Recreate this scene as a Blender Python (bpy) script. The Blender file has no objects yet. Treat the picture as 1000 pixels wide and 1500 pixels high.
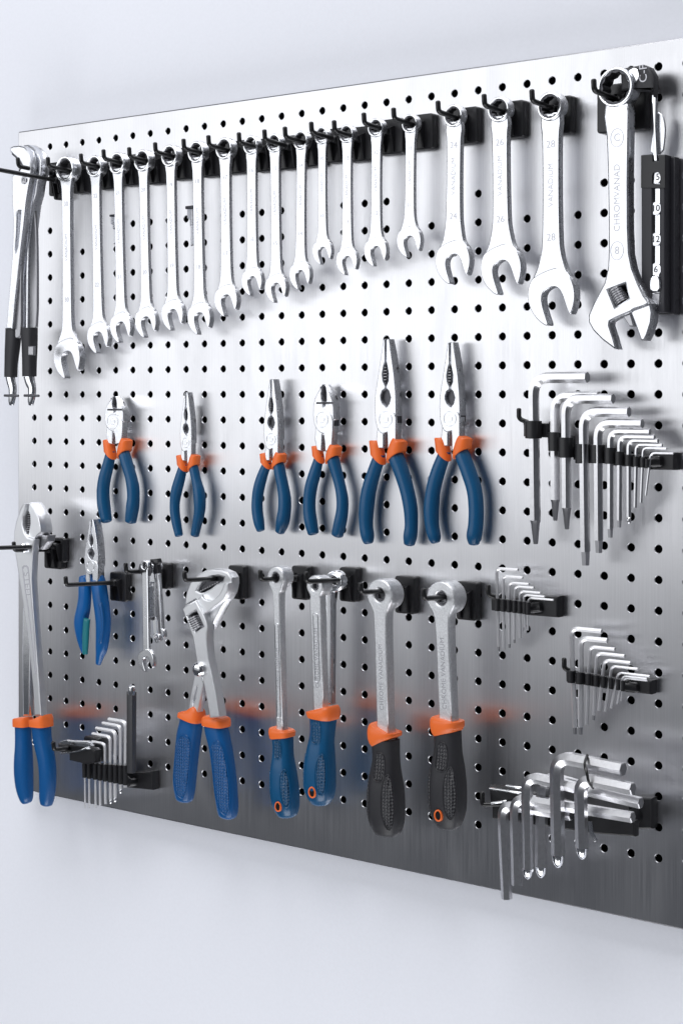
import bpy, bmesh, math, random
from mathutils import Vector, Matrix
random.seed(7)
scn = bpy.context.scene
COL = scn.collection

# ------------------------------------------------------------------ camera
# Board frame: X to the right along the board, Z up, board face at Y = 0, tools towards -Y.
# One pitch of the hole grid is 25.4 mm; column 0, row 0 is the origin.
PITCH = 0.0254
TH = 0.67257
FOC = 2536.2                      # focal length in units of a 1000-wide picture
HZ = 577.6                        # horizon height in that picture
CAM = Vector((1.44381, -1.27321, 0.0))
RT = Vector((math.cos(TH), math.sin(TH), 0))
FW = Vector((-math.sin(TH), math.cos(TH), 0))
UP = Vector((0, 0, 1))
cd = bpy.data.cameras.new('camera')
cam = bpy.data.objects.new('camera', cd)
COL.objects.link(cam)
cam.matrix_world = Matrix.Translation(CAM) @ Matrix((RT, UP, -FW)).transposed().to_4x4()
cd.sensor_fit = 'HORIZONTAL'
cd.sensor_width = 36
cd.lens = 36 * FOC / 1000
cd.shift_y = -(750 - HZ) / 1000
cd.clip_start = 0.05
cd.clip_end = 30
scn.camera = cam

# ------------------------------------------------------------------ light
W = bpy.data.worlds.new('World')
scn.world = W
W.use_nodes = True
W.node_tree.nodes['Background'].inputs[0].default_value = (0.80, 0.86, 1.0, 1)
W.node_tree.nodes['Background'].inputs[1].default_value = 0.072

def area(name, loc, target, sx, sy, power, color):
    l = bpy.data.lights.new(name, 'AREA')
    l.shape = 'RECTANGLE'; l.size = sx; l.size_y = sy
    l.energy = power; l.color = color
    o = bpy.data.objects.new(name, l); COL.objects.link(o)
    o.location = loc
    o.rotation_euler = (Vector(target) - Vector(loc)).to_track_quat('-Z', 'Y').to_euler()
    return o
area('softbox', (-1.25, -2.1, 0.60), (-1.05, 0, 0.54), 3.0, 1.78, 28, (0.96, 0.975, 1.0))
area('gradient_fill', (-1.25, -2.1, -0.50), (-1.05, 0, -0.50), 3.0, 0.42, 1.8, (0.96, 0.975, 1.0))  # dimmer unseen strip added to soften the gradient on the board
area('low_wall_fill', (0.9, -1.0, -2.1), (0.45, 0, -0.9), 2.4, 1.0, 35, (0.97, 0.98, 1.0))  # unseen lamp added low down to brighten the lower wall
area('high_wall_fill', (0.6, -1.5, 2.4), (0.45, 0, 0.1), 2.4, 1.4, 68, (0.97, 0.98, 1.0))  # unseen lamp added overhead to brighten the wall
scn.view_settings.view_transform = 'Standard'
scn.view_settings.look = 'None'
scn.view_settings.exposure = 0
scn.view_settings.gamma = 1

# ------------------------------------------------------------------ materials
def nt(m):
    m.use_nodes = True
    return m.node_tree, m.node_tree.nodes['Principled BSDF']
def mat(name, col, rough=0.4, metal=0.0, bump=0.0, bscale=400, var=0.0, rvar=0.0, aniso=None, stretch=(1,1,1), coat=0, spec=0.5):
    m = bpy.data.materials.new(name)
    t, b = nt(m)
    b.inputs['Base Color'].default_value = (*col, 1)
    b.inputs['Roughness'].default_value = rough
    b.inputs['Metallic'].default_value = metal
    b.inputs['Coat Weight'].default_value = coat
    b.inputs['Specular IOR Level'].default_value = spec
    tc = t.nodes.new('ShaderNodeNewGeometry')
    mp = t.nodes.new('ShaderNodeMapping'); mp.inputs['Scale'].default_value = stretch
    t.links.new(tc.outputs['Position'], mp.inputs[0])
    nz = t.nodes.new('ShaderNodeTexNoise'); nz.inputs['Scale'].default_value = bscale
    nz.inputs['Detail'].default_value = 4
    t.links.new(mp.outputs[0], nz.inputs[0])
    if bump:
        bp = t.nodes.new('ShaderNodeBump'); bp.inputs['Strength'].default_value = bump
        bp.inputs['Distance'].default_value = 0.0004
        t.links.new(nz.outputs[0], bp.inputs['Height']); t.links.new(bp.outputs[0], b.inputs['Normal'])
    if var:
        mr = t.nodes.new('ShaderNodeMapRange')
        mr.inputs[1].default_value = 0.3; mr.inputs[2].default_value = 0.7
        mr.inputs[3].default_value = 1 - var; mr.inputs[4].default_value = 1 + var
        t.links.new(nz.outputs[0], mr.inputs[0])
        mx = t.nodes.new('ShaderNodeVectorMath'); mx.operation = 'SCALE'
        mx.inputs[0].default_value = col
        t.links.new(mr.outputs[0], mx.inputs['Scale']); t.links.new(mx.outputs[0], b.inputs['Base Color'])
    if rvar:
        mr = t.nodes.new('ShaderNodeMapRange')
        mr.inputs[1].default_value = 0.3; mr.inputs[2].default_value = 0.7
        mr.inputs[3].default_value = rough - rvar; mr.inputs[4].default_value = rough + rvar
        t.links.new(nz.outputs[0], mr.inputs[0]); t.links.new(mr.outputs[0], b.inputs['Roughness'])
    if aniso:
        b.inputs['Anisotropic'].default_value = aniso
        cx = t.nodes.new('ShaderNodeCombineXYZ'); cx.inputs[0].default_value = 1.0
        t.links.new(cx.outputs[0], b.inputs['Tangent'])
    return m
def grip_mat(name, col, rough=0.45):
    m = mat(name, col, rough)
    t, b = nt(m)
    tc = t.nodes.new('ShaderNodeNewGeometry')
    v = t.nodes.new('ShaderNodeTexVoronoi'); v.inputs['Scale'].default_value = 330; v.inputs['Randomness'].default_value = 0.15
    t.links.new(tc.outputs['Position'], v.inputs['Vector'])
    bp = t.nodes.new('ShaderNodeBump'); bp.inputs['Strength'].default_value = 1.0; bp.inputs['Distance'].default_value = 0.003
    bp.invert = True
    t.links.new(v.outputs['Distance'], bp.inputs['Height']); t.links.new(bp.outputs[0], b.inputs['Normal'])
    return m

M = {}
M['wall'] = mat('painted wall', (0.82, 0.835, 0.895), 0.75, bump=0.12, bscale=300, var=0.012)
M['steel'] = mat('brushed stainless', (0.80, 0.80, 0.82), 0.33, 1.0, bump=0.14, bscale=1.0, var=0.05, rvar=0.04, aniso=0.75, stretch=(900, 900, 14))
t_, b_ = nt(M['steel'])
# slow unevenness of the rolled sheet, and faint wipe marks
g_ = t_.nodes.new('ShaderNodeNewGeometry')
n1 = t_.nodes.new('ShaderNodeTexNoise'); n1.inputs['Scale'].default_value = 7; n1.inputs['Detail'].default_value = 1
t_.links.new(g_.outputs['Position'], n1.inputs[0])
bw = t_.nodes.new('ShaderNodeBump'); bw.inputs['Distance'].default_value = 0.0011; bw.inputs['Strength'].default_value = 0.55
t_.links.new(n1.outputs[0], bw.inputs['Height'])
for n_ in t_.nodes:
    if n_.bl_idname == 'ShaderNodeBump' and n_ != bw:
        t_.links.new(bw.outputs[0], n_.inputs['Normal'])
mp_ = t_.nodes.new('ShaderNodeMapping'); mp_.inputs['Scale'].default_value = (14, 14, 5); mp_.inputs['Rotation'].default_value = (0, 0.5, 0)
n2 = t_.nodes.new('ShaderNodeTexNoise'); n2.inputs['Scale'].default_value = 1.0; n2.inputs['Detail'].default_value = 5; n2.inputs['Distortion'].default_value = 1.2
t_.links.new(g_.outputs['Position'], mp_.inputs[0]); t_.links.new(mp_.outputs[0], n2.inputs[0])
mr_ = t_.nodes.new('ShaderNodeMapRange'); mr_.inputs[1].default_value = 0.48; mr_.inputs[2].default_value = 0.72; mr_.inputs[3].default_value = 0; mr_.inputs[4].default_value = 0.05
t_.links.new(n2.outputs[0], mr_.inputs[0])
ad_ = t_.nodes.new('ShaderNodeMath'); ad_.operation = 'ADD'
src_ = b_.inputs['Roughness'].links[0].from_socket
t_.links.new(src_, ad_.inputs[0]); t_.links.new(mr_.outputs[0], ad_.inputs[1]); t_.links.new(ad_.outputs[0], b_.inputs['Roughness'])
M['edge'] = mat('shaded steel edge', (0.42, 0.42, 0.44), 0.3, 1.0)  # darker than the sheet, painting the shaded line along its border
M['rim'] = mat('deburred hole rim', (0.74, 0.75, 0.78), 0.42, 1.0)
M['bore'] = mat('shaded hole wall', (0.14, 0.14, 0.15), 0.6, 0.6)  # same steel darkened: shade inside the holes put into the colour
M['shade_print'] = mat('recess shade and print black', (0.012, 0.012, 0.014), 0.9, spec=0.1)  # near-black shade painted into holes and recesses, also number print
M['satin'] = mat('soft satin chrome', (0.88, 0.89, 0.91), 0.40, 1.0, bump=0.08, bscale=500, rvar=0.05)
M['hexs'] = mat('bright hex steel', (0.92, 0.92, 0.94), 0.46, 1.0)
M['chrome'] = mat('satin chrome', (0.80, 0.81, 0.84), 0.29, 1.0, bump=0.015, bscale=300, rvar=0.05)
M['bright'] = mat('polished chrome', (0.88, 0.89, 0.91), 0.14, 1.0, bump=0.08, bscale=120)
M['cast'] = mat('cast satin steel', (0.80, 0.81, 0.83), 0.46, 1.0, bump=0.5, bscale=650, var=0.10, rvar=0.08)
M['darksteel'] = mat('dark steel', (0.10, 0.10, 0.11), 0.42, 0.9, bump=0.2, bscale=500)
M['grey_steel'] = mat('ground steel', (0.45, 0.45, 0.47), 0.36, 1.0, bump=0.15, bscale=500)
M['hexm'] = mat('nickel hex steel', (0.76, 0.76, 0.78), 0.28, 1.0, bump=0.06, bscale=300, var=0.06)
M['black'] = mat('black plastic', (0.012, 0.012, 0.014), 0.38, bump=0.1, bscale=600)
M['rod'] = mat('black coated wire', (0.010, 0.010, 0.011), 0.30)
M['blackgrip'] = mat('black rubber', (0.022, 0.022, 0.026), 0.5, bump=0.25, bscale=800)
M['blackpad'] = grip_mat('black textured rubber', (0.030, 0.030, 0.035))
M['blue'] = mat('petrol blue rubber', (0.005, 0.075, 0.185), 0.31, bump=0.12, bscale=700, var=0.06)
M['blue2'] = mat('royal blue rubber', (0.004, 0.080, 0.255), 0.33, bump=0.12, bscale=700, var=0.06)
M['blue3'] = mat('bright blue plastic', (0.004, 0.095, 0.31), 0.28, bump=0.08, bscale=500)
M['bluepad'] = grip_mat('blue textured rubber', (0.005, 0.065, 0.16))
M['blue2pad'] = grip_mat('royal blue textured rubber', (0.005, 0.082, 0.26))
M['teal'] = mat('teal plastic', (0.012, 0.17, 0.20), 0.35)
M['orange'] = mat('orange rubber', (0.86, 0.165, 0.03), 0.42, bump=0.1, bscale=700)
M['sleeve'] = mat('charcoal plastic', (0.022, 0.022, 0.028), 0.45, bump=0.1, bscale=500)
M['ink2'] = mat('deep engraving', (0.44, 0.44, 0.47), 0.5, 0.6)
M['ink'] = mat('engraving', (0.60, 0.60, 0.64), 0.5, 0.6)
M['barsteel'] = mat('oiled bar steel', (0.22, 0.22, 0.23), 0.30, 1.0, bump=0.1, bscale=200)
M['tint'] = mat('heat tinted steel', (0.60, 0.53, 0.45), 0.4, 1.0, bump=0.6, bscale=250, var=0.2)

# ------------------------------------------------------------------ geometry helpers
def U(x, y, h=0.0):
    """Where the sight line through picture point (x, y) meets the plane h metres in front of the board."""
    d = FW * FOC + RT * (x - 500) + UP * (HZ - y)
    t = (-h - CAM.y) / d.y
    return CAM + d * t
def pxm(P):
    """Picture units per metre at a world point."""
    return FOC / (P - CAM).dot(FW)
def Z(ox, oy, s, pts):
    return [(ox + p[0] * s, oy + p[1] * s) for p in pts]

def new_mesh(verts, faces, smooth=False, ang=35):
    me = bpy.data.meshes.new('m')
    me.from_pydata([tuple(v) for v in verts], [], faces)
    me.update()
    bm = bmesh.new(); bm.from_mesh(me)
    bmesh.ops.recalc_face_normals(bm, faces=bm.faces)
    bm.to_mesh(me); bm.free()
    if smooth:
        me.shade_smooth(); me.set_sharp_from_angle(angle=math.radians(ang))
    return me
def join(*ms):
    bm = bmesh.new()
    for m in ms:
        bm.from_mesh(m)
    me = bpy.data.meshes.new('m'); bm.to_mesh(me); bm.free()
    me.shade_smooth(); me.set_sharp_from_angle(angle=math.radians(32))
    return me

def chaikin(pts, n=1, closed=True):
    for _ in range(n):
        out = []
        k = len(pts)
        for i in range(k if closed else k - 1):
            a, b = pts[i], pts[(i + 1) % k]
            out.append(tuple(a[j] * .75 + b[j] * .25 for j in range(len(a))))
            out.append(tuple(a[j] * .25 + b[j] * .75 for j in range(len(a))))
        if not closed:
            out = [pts[0]] + out + [pts[-1]]
        pts = out
    return pts

def plate(outline, hf, t, holes=(), bevel=0.0006, res=1):
    """Flat part: (X, Z) outline in metres, front face hf in front of the board, thickness t."""
    c = bpy.data.curves.new('c', 'CURVE'); c.dimensions = '2D'; c.fill_mode = 'BOTH'
    for pts in [outline] + list(holes):
        s = c.splines.new('POLY'); s.points.add(len(pts) - 1)
        for p, q in zip(s.points, pts):
            p.co = (q[0], q[1], 0, 1)
        s.use_cyclic_u = True
    bevel = min(bevel, t * .45)
    c.extrude = t / 2 - bevel; c.bevel_depth = bevel; c.bevel_resolution = res; c.offset = -bevel
    ob = bpy.data.objects.new('tmp', c)
    me = bpy.data.meshes.new_from_object(ob)
    bpy.data.objects.remove(ob); bpy.data.curves.remove(c)
    yc = -(hf - t / 2)
    me.transform(Matrix(((1, 0, 0, 0), (0, 0, -1, yc), (0, 1, 0, 0), (0, 0, 0, 1))))
    me.materials.clear()
    me.shade_smooth(); me.set_sharp_from_angle(angle=math.radians(28))
    return me
def pplate(px, hf, t, holes=(), bevel=0.0006, smooth=0):
    """Same, outline given where it is seen in the picture."""
    def cv(pts):
        q = [U(x, y, hf) for x, y in pts]
        q = [(p.x, p.z) for p in q]
        return chaikin(q, smooth) if smooth else q
    return plate(cv(px), hf, t, [cv(h) for h in holes], bevel)

def text(body, center, size, hf, rot=0.0, depth=0.00015):
    c = bpy.data.curves.new('t', 'FONT'); c.body = body; c.size = size
    c.align_x = 'CENTER'; c.align_y = 'CENTER'; c.extrude = depth; c.resolution_u = 3
    ob = bpy.data.objects.new('tmp', c)
    me = bpy.data.meshes.new_from_object(ob)
    bpy.data.objects.remove(ob); bpy.data.curves.remove(c)
    me.transform(Matrix.Rotation(rot, 4, 'Z'))
    me.transform(Matrix(((1, 0, 0, center[0]), (0, 0, -1, -hf), (0, 1, 0, center[1]), (0, 0, 0, 1))))
    me.materials.clear()
    return me

def catmull(rows, n):
    out = []
    k = len(rows)
    for i in range(k - 1):
        p0 = rows[max(i - 1, 0)]; p1 = rows[i]; p2 = rows[i + 1]; p3 = rows[min(i + 2, k - 1)]
        for j in range(n):
            t = j / n
            out.append(tuple(0.5 * ((2 * b) + (-a + c) * t + (2 * a - 5 * b + 4 * c - d) * t * t + (-a + 3 * b - 3 * c + d) * t ** 3)
                             for a, b, c, d in zip(p0, p1, p2, p3)))
    out.append(rows[-1])
    return out

def loft(P, A, B, n=2.0, seg=20, cap0=0.0, cap1=0.0, ref=Vector((0, 1, 0)), rot=0.0, ang=40):
    """Sweep a superellipse (half width A across, half depth B along ref) along points P."""
    P = [Vector(p) for p in P]; A = list(A); B = list(B)
    def tan(i):
        a = P[max(i - 1, 0)]; b = P[min(i + 1, len(P) - 1)]
        return (b - a).normalized()
    T = [tan(i) for i in range(len(P))]
    if cap0:
        r = A[0]
        P = [P[0] - T[0] * r * cap0 * k for k in (1.0, .88, .5)] + P
        A = [A[0] * k for k in (.25, .6, .88)] + A; B = [B[0] * k for k in (.25, .6, .88)] + B
        T = [T[0]] * 3 + T
    if cap1:
        r = A[-1]
        P = P + [P[-1] + T[-1] * r * cap1 * k for k in (.5, .88, 1.0)]
        A = A + [A[-1] * k for k in (.88, .6, .25)]; B = B + [B[-1] * k for k in (.88, .6, .25)]
        T = T + [T[-1]] * 3
    verts = []; faces = []
    for i, p in enumerate(P):
        t = T[i]
        w = t.cross(ref)
        if w.length < 1e-5:
            w = t.cross(Vector((1, 0, 0)))
        w.normalize()
        d = w.cross(t).normalized()
        for k in range(seg):
            a = 2 * math.pi * k / seg + rot
            c, s = math.cos(a), math.sin(a)
            e = 2.0 / n
            verts.append(p + w * A[i] * math.copysign(abs(c) ** e, c) + d * B[i] * math.copysign(abs(s) ** e, s))
    for i in range(len(P) - 1):
        for k in range(seg):
            faces.append((i * seg + k, i * seg + (k + 1) % seg, (i + 1) * seg + (k + 1) % seg, (i + 1) * seg + k))
    faces.append(tuple(range(seg))); faces.append(tuple((len(P) - 1) * seg + k for k in range(seg)))
    return new_mesh(verts, faces, True, ang)

def ploft(rows, h, dr=1.0, n=2.2, sub=3, cap0=0.0, cap1=0.45, seg=24, grow=0.0):
    """Loft from rows (y, x_left, x_right) as seen in the picture; axis h in front of the board."""
    R = catmull([(y, a, b) for y, a, b in rows], sub)
    P = []; A = []; B = []
    sn, cs = math.sin(TH), math.cos(TH)
    for y, a, b in R:
        p = U((a + b) / 2, y, h)
        w = (b - a) / 2 / pxm(p)
        D = w * dr
        wx = math.sqrt(max(w * w - (D * sn) ** 2, (0.35 * w) ** 2)) / cs
        P.append(p); A.append(wx + grow); B.append(D + grow)
    return loft(P, A, B, n, seg, cap0, cap1)
def patch(rows_, h, dr, n, y0, y1, th0, dth, grow, sub=5):
    """Oval pad lying on the surface of a handle lofted by ploft(rows_, h, dr, n), plus the loop of its rim."""
    R = catmull(rows_, sub); sn, cs = math.sin(TH), math.cos(TH)
    def at(y):
        for a, b in zip(R, R[1:]):
            if a[0] <= y <= b[0]:
                f = (y - a[0]) / (b[0] - a[0]); return [p + (q - p) * f for p, q in zip(a, b)]
        return R[-1]
    def pos(y, th, g):
        out = []
        for yy in (y, y + 1.0):
            _, a, b = at(yy); p = U((a + b) / 2, yy, h); w = (b - a) / 2 / pxm(p); D = w * dr
            out.append((p, math.sqrt(max(w * w - (D * sn) ** 2, (0.35 * w) ** 2)) / cs, D))
        t = (out[1][0] - out[0][0]).normalized(); wv = t.cross(Vector((0, 1, 0))).normalized(); dv = wv.cross(t).normalized()
        p, A, D = out[0]; c, s_ = math.cos(th), math.sin(th); e = 2 / n
        return p + wv * (A + g) * math.copysign(abs(c) ** e, c) + dv * (D + g) * math.copysign(abs(s_) ** e, s_)
    NU, NV = 22, 12
    V = []; F = []
    for i in range(NU + 1):
        u = -1 + 2 * i / NU
        wd = max(1 - abs(u) ** 2.6, 0) ** .5
        for j in range(NV + 1):
            v = -1 + 2 * j / NV
            ed = min((1 - abs(u)) * 6, (1 - abs(v)) * 4, 1)
            V.append(pos(y0 + (y1 - y0) * (u + 1) / 2, math.radians(th0 + dth * wd * v), -.0004 + (grow + .0004) * ed))
    for i in range(NU):
        for j in range(NV):
            k = i * (NV + 1) + j; F.append((k, k + 1, k + NV + 2, k + NV + 1))
    loop = []
    for k in range(41):
        a = 2 * math.pi * k / 40
        u = math.cos(a); sgn = math.copysign(1, math.sin(a)); wd = max(1 - abs(u) ** 2.6, 0) ** .5
        loop.append(pos(y0 + (y1 - y0) * (u + 1) / 2, math.radians(th0 + dth * 1.06 * wd * sgn), .0001))
    return new_mesh(V, F, True, 50), loft(loop, [.00055] * 41, [.00055] * 41, 2, 6, 0, 0, Vector((0.1, 1, 0.13)))
def tube(P, r, seg=10, cap=0.6, ref=Vector((0.03, 0.1, 1))):
    return loft(P, [r] * len(P), [r] * len(P), 2, seg, cap, cap, ref)
def fillet(pts, r, n=6):
    """Round the inner corners of a 3D polyline."""
    pts = [Vector(p) for p in pts]
    out = [pts[0]]
    for i in range(1, len(pts) - 1):
        a, b, c = pts[i - 1], pts[i], pts[i + 1]
        rr = min(r, (a - b).length * .48, (c - b).length * .48)
        p = b + (a - b).normalized() * rr; q = b + (c - b).normalized() * rr
        for k in range(n + 1):
            t = k / n
            out.append(p * (1 - t) ** 2 + b * 2 * t * (1 - t) + q * t * t)
    out.append(pts[-1])
    return out

# ------------------------------------------------------------------ things
class Thing:
    def __init__(s, name, label, cat, group=None):
        s.name, s.label, s.cat, s.group = name, label, cat, group
        s.parts = []
    def add(s, name, me, m, parent=None, label=None):
        s.parts.append((name, me, m, parent, label)); return len(s.parts) - 1
    def done(s, base=None):
        if base is None:
            lo = [1e9] * 3; hi = [-1e9] * 3
            for _, me, *_r in s.parts:
                for v in me.vertices:
                    for k in range(3):
                        lo[k] = min(lo[k], v.co[k]); hi[k] = max(hi[k], v.co[k])
            base = Vector(((lo[0] + hi[0]) / 2, (lo[1] + hi[1]) / 2, lo[2]))
        e = bpy.data.objects.new(s.name, None); COL.objects.link(e)
        e.empty_display_size = 0.01
        e.location = base
        e['label'] = s.label; e['category'] = s.cat
        if s.group: e['group'] = s.group
        obs = []
        T = Matrix.Translation(-Vector(base))
        for name, me, m, parent, label in s.parts:
            me.transform(T); me.materials.append(M[m]); me.name = name
            o = bpy.data.objects.new(name, me); COL.objects.link(o)
            o.parent = e if parent is None else obs[parent]
            if label: o['label'] = label
            obs.append(o)
        return e
def copy_thing(src, loc, label, group=None):
    r = src.copy(); COL.objects.link(r); r.location = loc; r['label'] = label
    if group: r['group'] = group
    for ch in list(src.children):
        c = ch.copy(); COL.objects.link(c); c.parent = r
        for g in list(ch.children):
            d = g.copy(); COL.objects.link(d); d.parent = c
    return r
def structure(name, me, m):
    me.materials.append(M[m]); o = bpy.data.objects.new(name, me); COL.objects.link(o); o['kind'] = 'structure'
    return o

# ------------------------------------------------------------------ wall and board
structure('wall', new_mesh([(-6, .024, -3), (6, .024, -3), (6, .024, 3.2), (-6, .024, 3.2)], [(0, 1, 2, 3)]), 'wall')

def build_board():
    t = Thing('pegboard', 'brushed stainless steel pegboard with rows of round holes on the pale wall', 'pegboard')
    missing = {(3, 7), (5, 7), (21, 7), (25, 7), (27, 7)}
    ncol = 35
    rows = list(range(-15, 8)) + [9.6, 10.6]
    x0, x1, z0, z1 = -1.0 * PITCH, (ncol + 0.2) * PITCH, -17.1 * PITCH, 11.38 * PITCH
    V = []; F = []; MI = []
    cache = {}
    def v(x, y, z):
        k = (round(x, 6), round(y, 6), round(z, 6))
        if k not in cache:
            cache[k] = len(V); V.append((x, y, z))
        return cache[k]
    def quad(a, b, c, d, m=0):
        F.append((a, b, c, d)); MI.append(m)
    R = 0.00345
    N = 24
    edge = 0.0016
    def cell(xc, zc, xa, xb, za, zb, hole):
        if not hole:
            quad(v(xa, 0, za), v(xb, 0, za), v(xb, 0, zb), v(xa, 0, zb)); return
        sq = []
        for k in range(N):
            a = 2 * math.pi * k / N + math.pi / 4
            c, s = math.cos(a), math.sin(a)
            m_ = max(abs(c), abs(s))
            cx, sx = c / m_, s / m_
            X = xc + cx * ((xb - xc) if cx > 0 else (xc - xa))
            Zz = zc + sx * ((zb - zc) if sx > 0 else (zc - za))
            sq.append((X, Zz, c, s))
        for k in range(N):
            A = sq[k]; B = sq[(k + 1) % N]
            r1, r2 = R + 0.00036, R
            quad(v(A[0], 0, A[1]), v(B[0], 0, B[1]), v(xc + r1 * B[2], 0, zc + r1 * B[3]), v(xc + r1 * A[2], 0, zc + r1 * A[3]))
            quad(v(xc + r1 * A[2], 0, zc + r1 * A[3]), v(xc + r1 * B[2], 0, zc + r1 * B[3]), v(xc + r2 * B[2], .0004, zc + r2 * B[3]), v(xc + r2 * A[2], .0004, zc + r2 * A[3]), 1)
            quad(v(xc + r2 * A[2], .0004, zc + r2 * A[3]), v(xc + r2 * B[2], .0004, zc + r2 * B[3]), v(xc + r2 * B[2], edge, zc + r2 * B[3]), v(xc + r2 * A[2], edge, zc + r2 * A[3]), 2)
    bands = [(r - .5, r + .5, r) for r in range(-15, 8)] + [(7.5, 9.1, None), (9.1, 10.1, 9.6), (10.1, 11.1, 10.6), (-17.1, -15.5, None), (11.1, 11.38, None)]
    for za, zb, r in bands:
        for i in range(ncol):
            xa, xb = (i - .5) * PITCH, (i + .5) * PITCH
            hole = r is not None and (i, r) not in missing
            if r == 9.6 and i < 29: hole = False
            if i == 0 and (r is None or r >= 0): hole = False
            cell(i * PITCH, (r or 0) * PITCH, xa, xb, za * PITCH, zb * PITCH, hole)
        quad(v(x0, 0, za * PITCH), v(-.5 * PITCH, 0, za * PITCH), v(-.5 * PITCH, 0, zb * PITCH), v(x0, 0, zb * PITCH))
        xr = (ncol - .5) * PITCH
        quad(v(xr, 0, za * PITCH), v(x1, 0, za * PITCH), v(x1, 0, zb * PITCH), v(xr, 0, zb * PITCH))
    # rolled edge of the sheet, top, bottom and left
    pr = [(0, 0), (.00045, .0009), (.0016, .0014)]
    for (ya, da), (yb, db) in zip(pr, pr[1:]):
        quad(v(x0, ya, z1 + da), v(x1, ya, z1 + da), v(x1, yb, z1 + db), v(x0, yb, z1 + db), 3)
        quad(v(x0, ya, z0 - da), v(x1, ya, z0 - da), v(x1, yb, z0 - db), v(x0, yb, z0 - db), 3)
        quad(v(x0 - da, ya, z0), v(x0 - da, ya, z1), v(x0 - db, yb, z1), v(x0 - db, yb, z0), 3)
    me = bpy.data.meshes.new('m'); me.from_pydata(V, [], F); me.update()
    bm = bmesh.new(); bm.from_mesh(me); bmesh.ops.recalc_face_normals(bm, faces=bm.faces)
    bm.faces.ensure_lookup_table()
    bm.to_mesh(me); bm.free()
    # recalc may flip the whole open sheet: make the face look towards -Y
    if me.polygons[0].normal.y > 0:
        me.flip_normals()
    me.materials.append(M['steel']); me.materials.append(M['rim']); me.materials.append(M['bore']); me.materials.append(M['edge'])
    for p, m_ in zip(me.polygons, MI):
        p.material_index = m_
    t.add('perforated_sheet', me, 'steel')
    # folded return edge, 12 mm deep
    e = 0.0016; d = 0.014
    def boxm(a, b):
        (ax, ay, az), (bx, by, bz) = a, b
        vv = [(x, y, z) for x in (ax, bx) for y in (ay, by) for z in (az, bz)]
        return new_mesh(vv, [(0, 1, 3, 2), (4, 5, 7, 6), (0, 1, 5, 4), (2, 3, 7, 6), (0, 2, 6, 4), (1, 3, 7, 5)])
    t.add('folded_edge', join(boxm((x0 + .0002, .0003, z1 - .0018), (x1 - .0002, d, z1 - .0002)), boxm((x0 + .0002, .0003, z0 + .0002), (x1 - .0002, d, z0 + .0018)),
                              boxm((x0 + .0002, .0005, z0 + .0020), (x0 + .0018, d, z1 - .0020)), boxm((x1 - .0018, .0005, z0 + .0020), (x1 - .0002, d, z1 - .0020))), 'edge')
    t.add('hole_shade_sheet', boxm((x0 + .01, .0125, z0 + .01), (x1 - .01, .0200, z1 - .01)), 'shade_print')  # black sheet added so the holes look shaded inside
    # a faint bright bevel line along the bottom and top edges of the sheet
    t.done(Vector((17 * PITCH, 0.01, z0)))
build_board()

# ------------------------------------------------------------------ hooks
HOOKS = {}
def build_hook(L, pw, ph):
    t = Thing('peg_hook', '', 'hook')
    def rr(w, h, r, cx=0, cz=0):
        o = []
        for sx, sz, a0 in ((1, 1, 0), (-1, 1, 90), (-1, -1, 180), (1, -1, 270)):
            for k in range(4):
                a = math.radians(a0 + 30 * k)
                o.append((cx + sx * (w / 2 - r) + r * math.cos(a), cz + sz * (h / 2 - r) + r * math.sin(a)))
        return o
    cz = -0.0045
    t.add('backplate', plate(rr(pw, ph, .0025, 0, cz), 0.0085, .0080, bevel=.0012), 'black')
    ribs = []
    for s in (-1, 1):
        x = s * .0052
        v = [(x - .0008, -.008, cz + ph * .30), (x + .0008, -.008, cz + ph * .30), (x - .0008, -.008, cz - ph * .46), (x + .0008, -.008, cz - ph * .46),
             (x - .0008, -.0150, cz + ph * .22), (x + .0008, -.0150, cz + ph * .22), (x - .0008, -.0105, cz - ph * .44), (x + .0008, -.0105, cz - ph * .44)]
        ribs.append(new_mesh(v, [(0, 1, 3, 2), (4, 5, 7, 6), (0, 1, 5, 4), (2, 3, 7, 6), (0, 2, 6, 4), (1, 3, 7, 5)]))
    t.add('gusset', join(*ribs), 'black')
    rr_ = .0023
    sock = loft([(0, -.007, 0), (0, -.016, .0004)], [.0042, .0034], [.0042, .0034], 2, 14, 0, .2, Vector((0, 0, 1)))
    t.add('socket', sock, 'black')
    t.add('hook_rod', tube(fillet([(0, -.006, 0), (0, -L, .0030 + .02 * (L - .046)), (0, -L - .0008, .0112)], .0035), rr_), 'rod')
    return t.done(Vector((0, 0, 0)))
def hook(rx, ry, L, label, pw=.030, ph=.032):
    """Peg hook whose rod leaves the board where the picture shows (rx, ry)."""
    P = U(rx, ry, 0)
    key = (round(L, 3), pw, ph)
    if key not in HOOKS:
        e = build_hook(L, pw, ph); HOOKS[key] = e
        e.location = P; e['label'] = label; e['group'] = 'black peg hooks plugged into the board'
        return e
    return copy_thing(HOOKS[key], P, label, 'black peg hooks plugged into the board')

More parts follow.
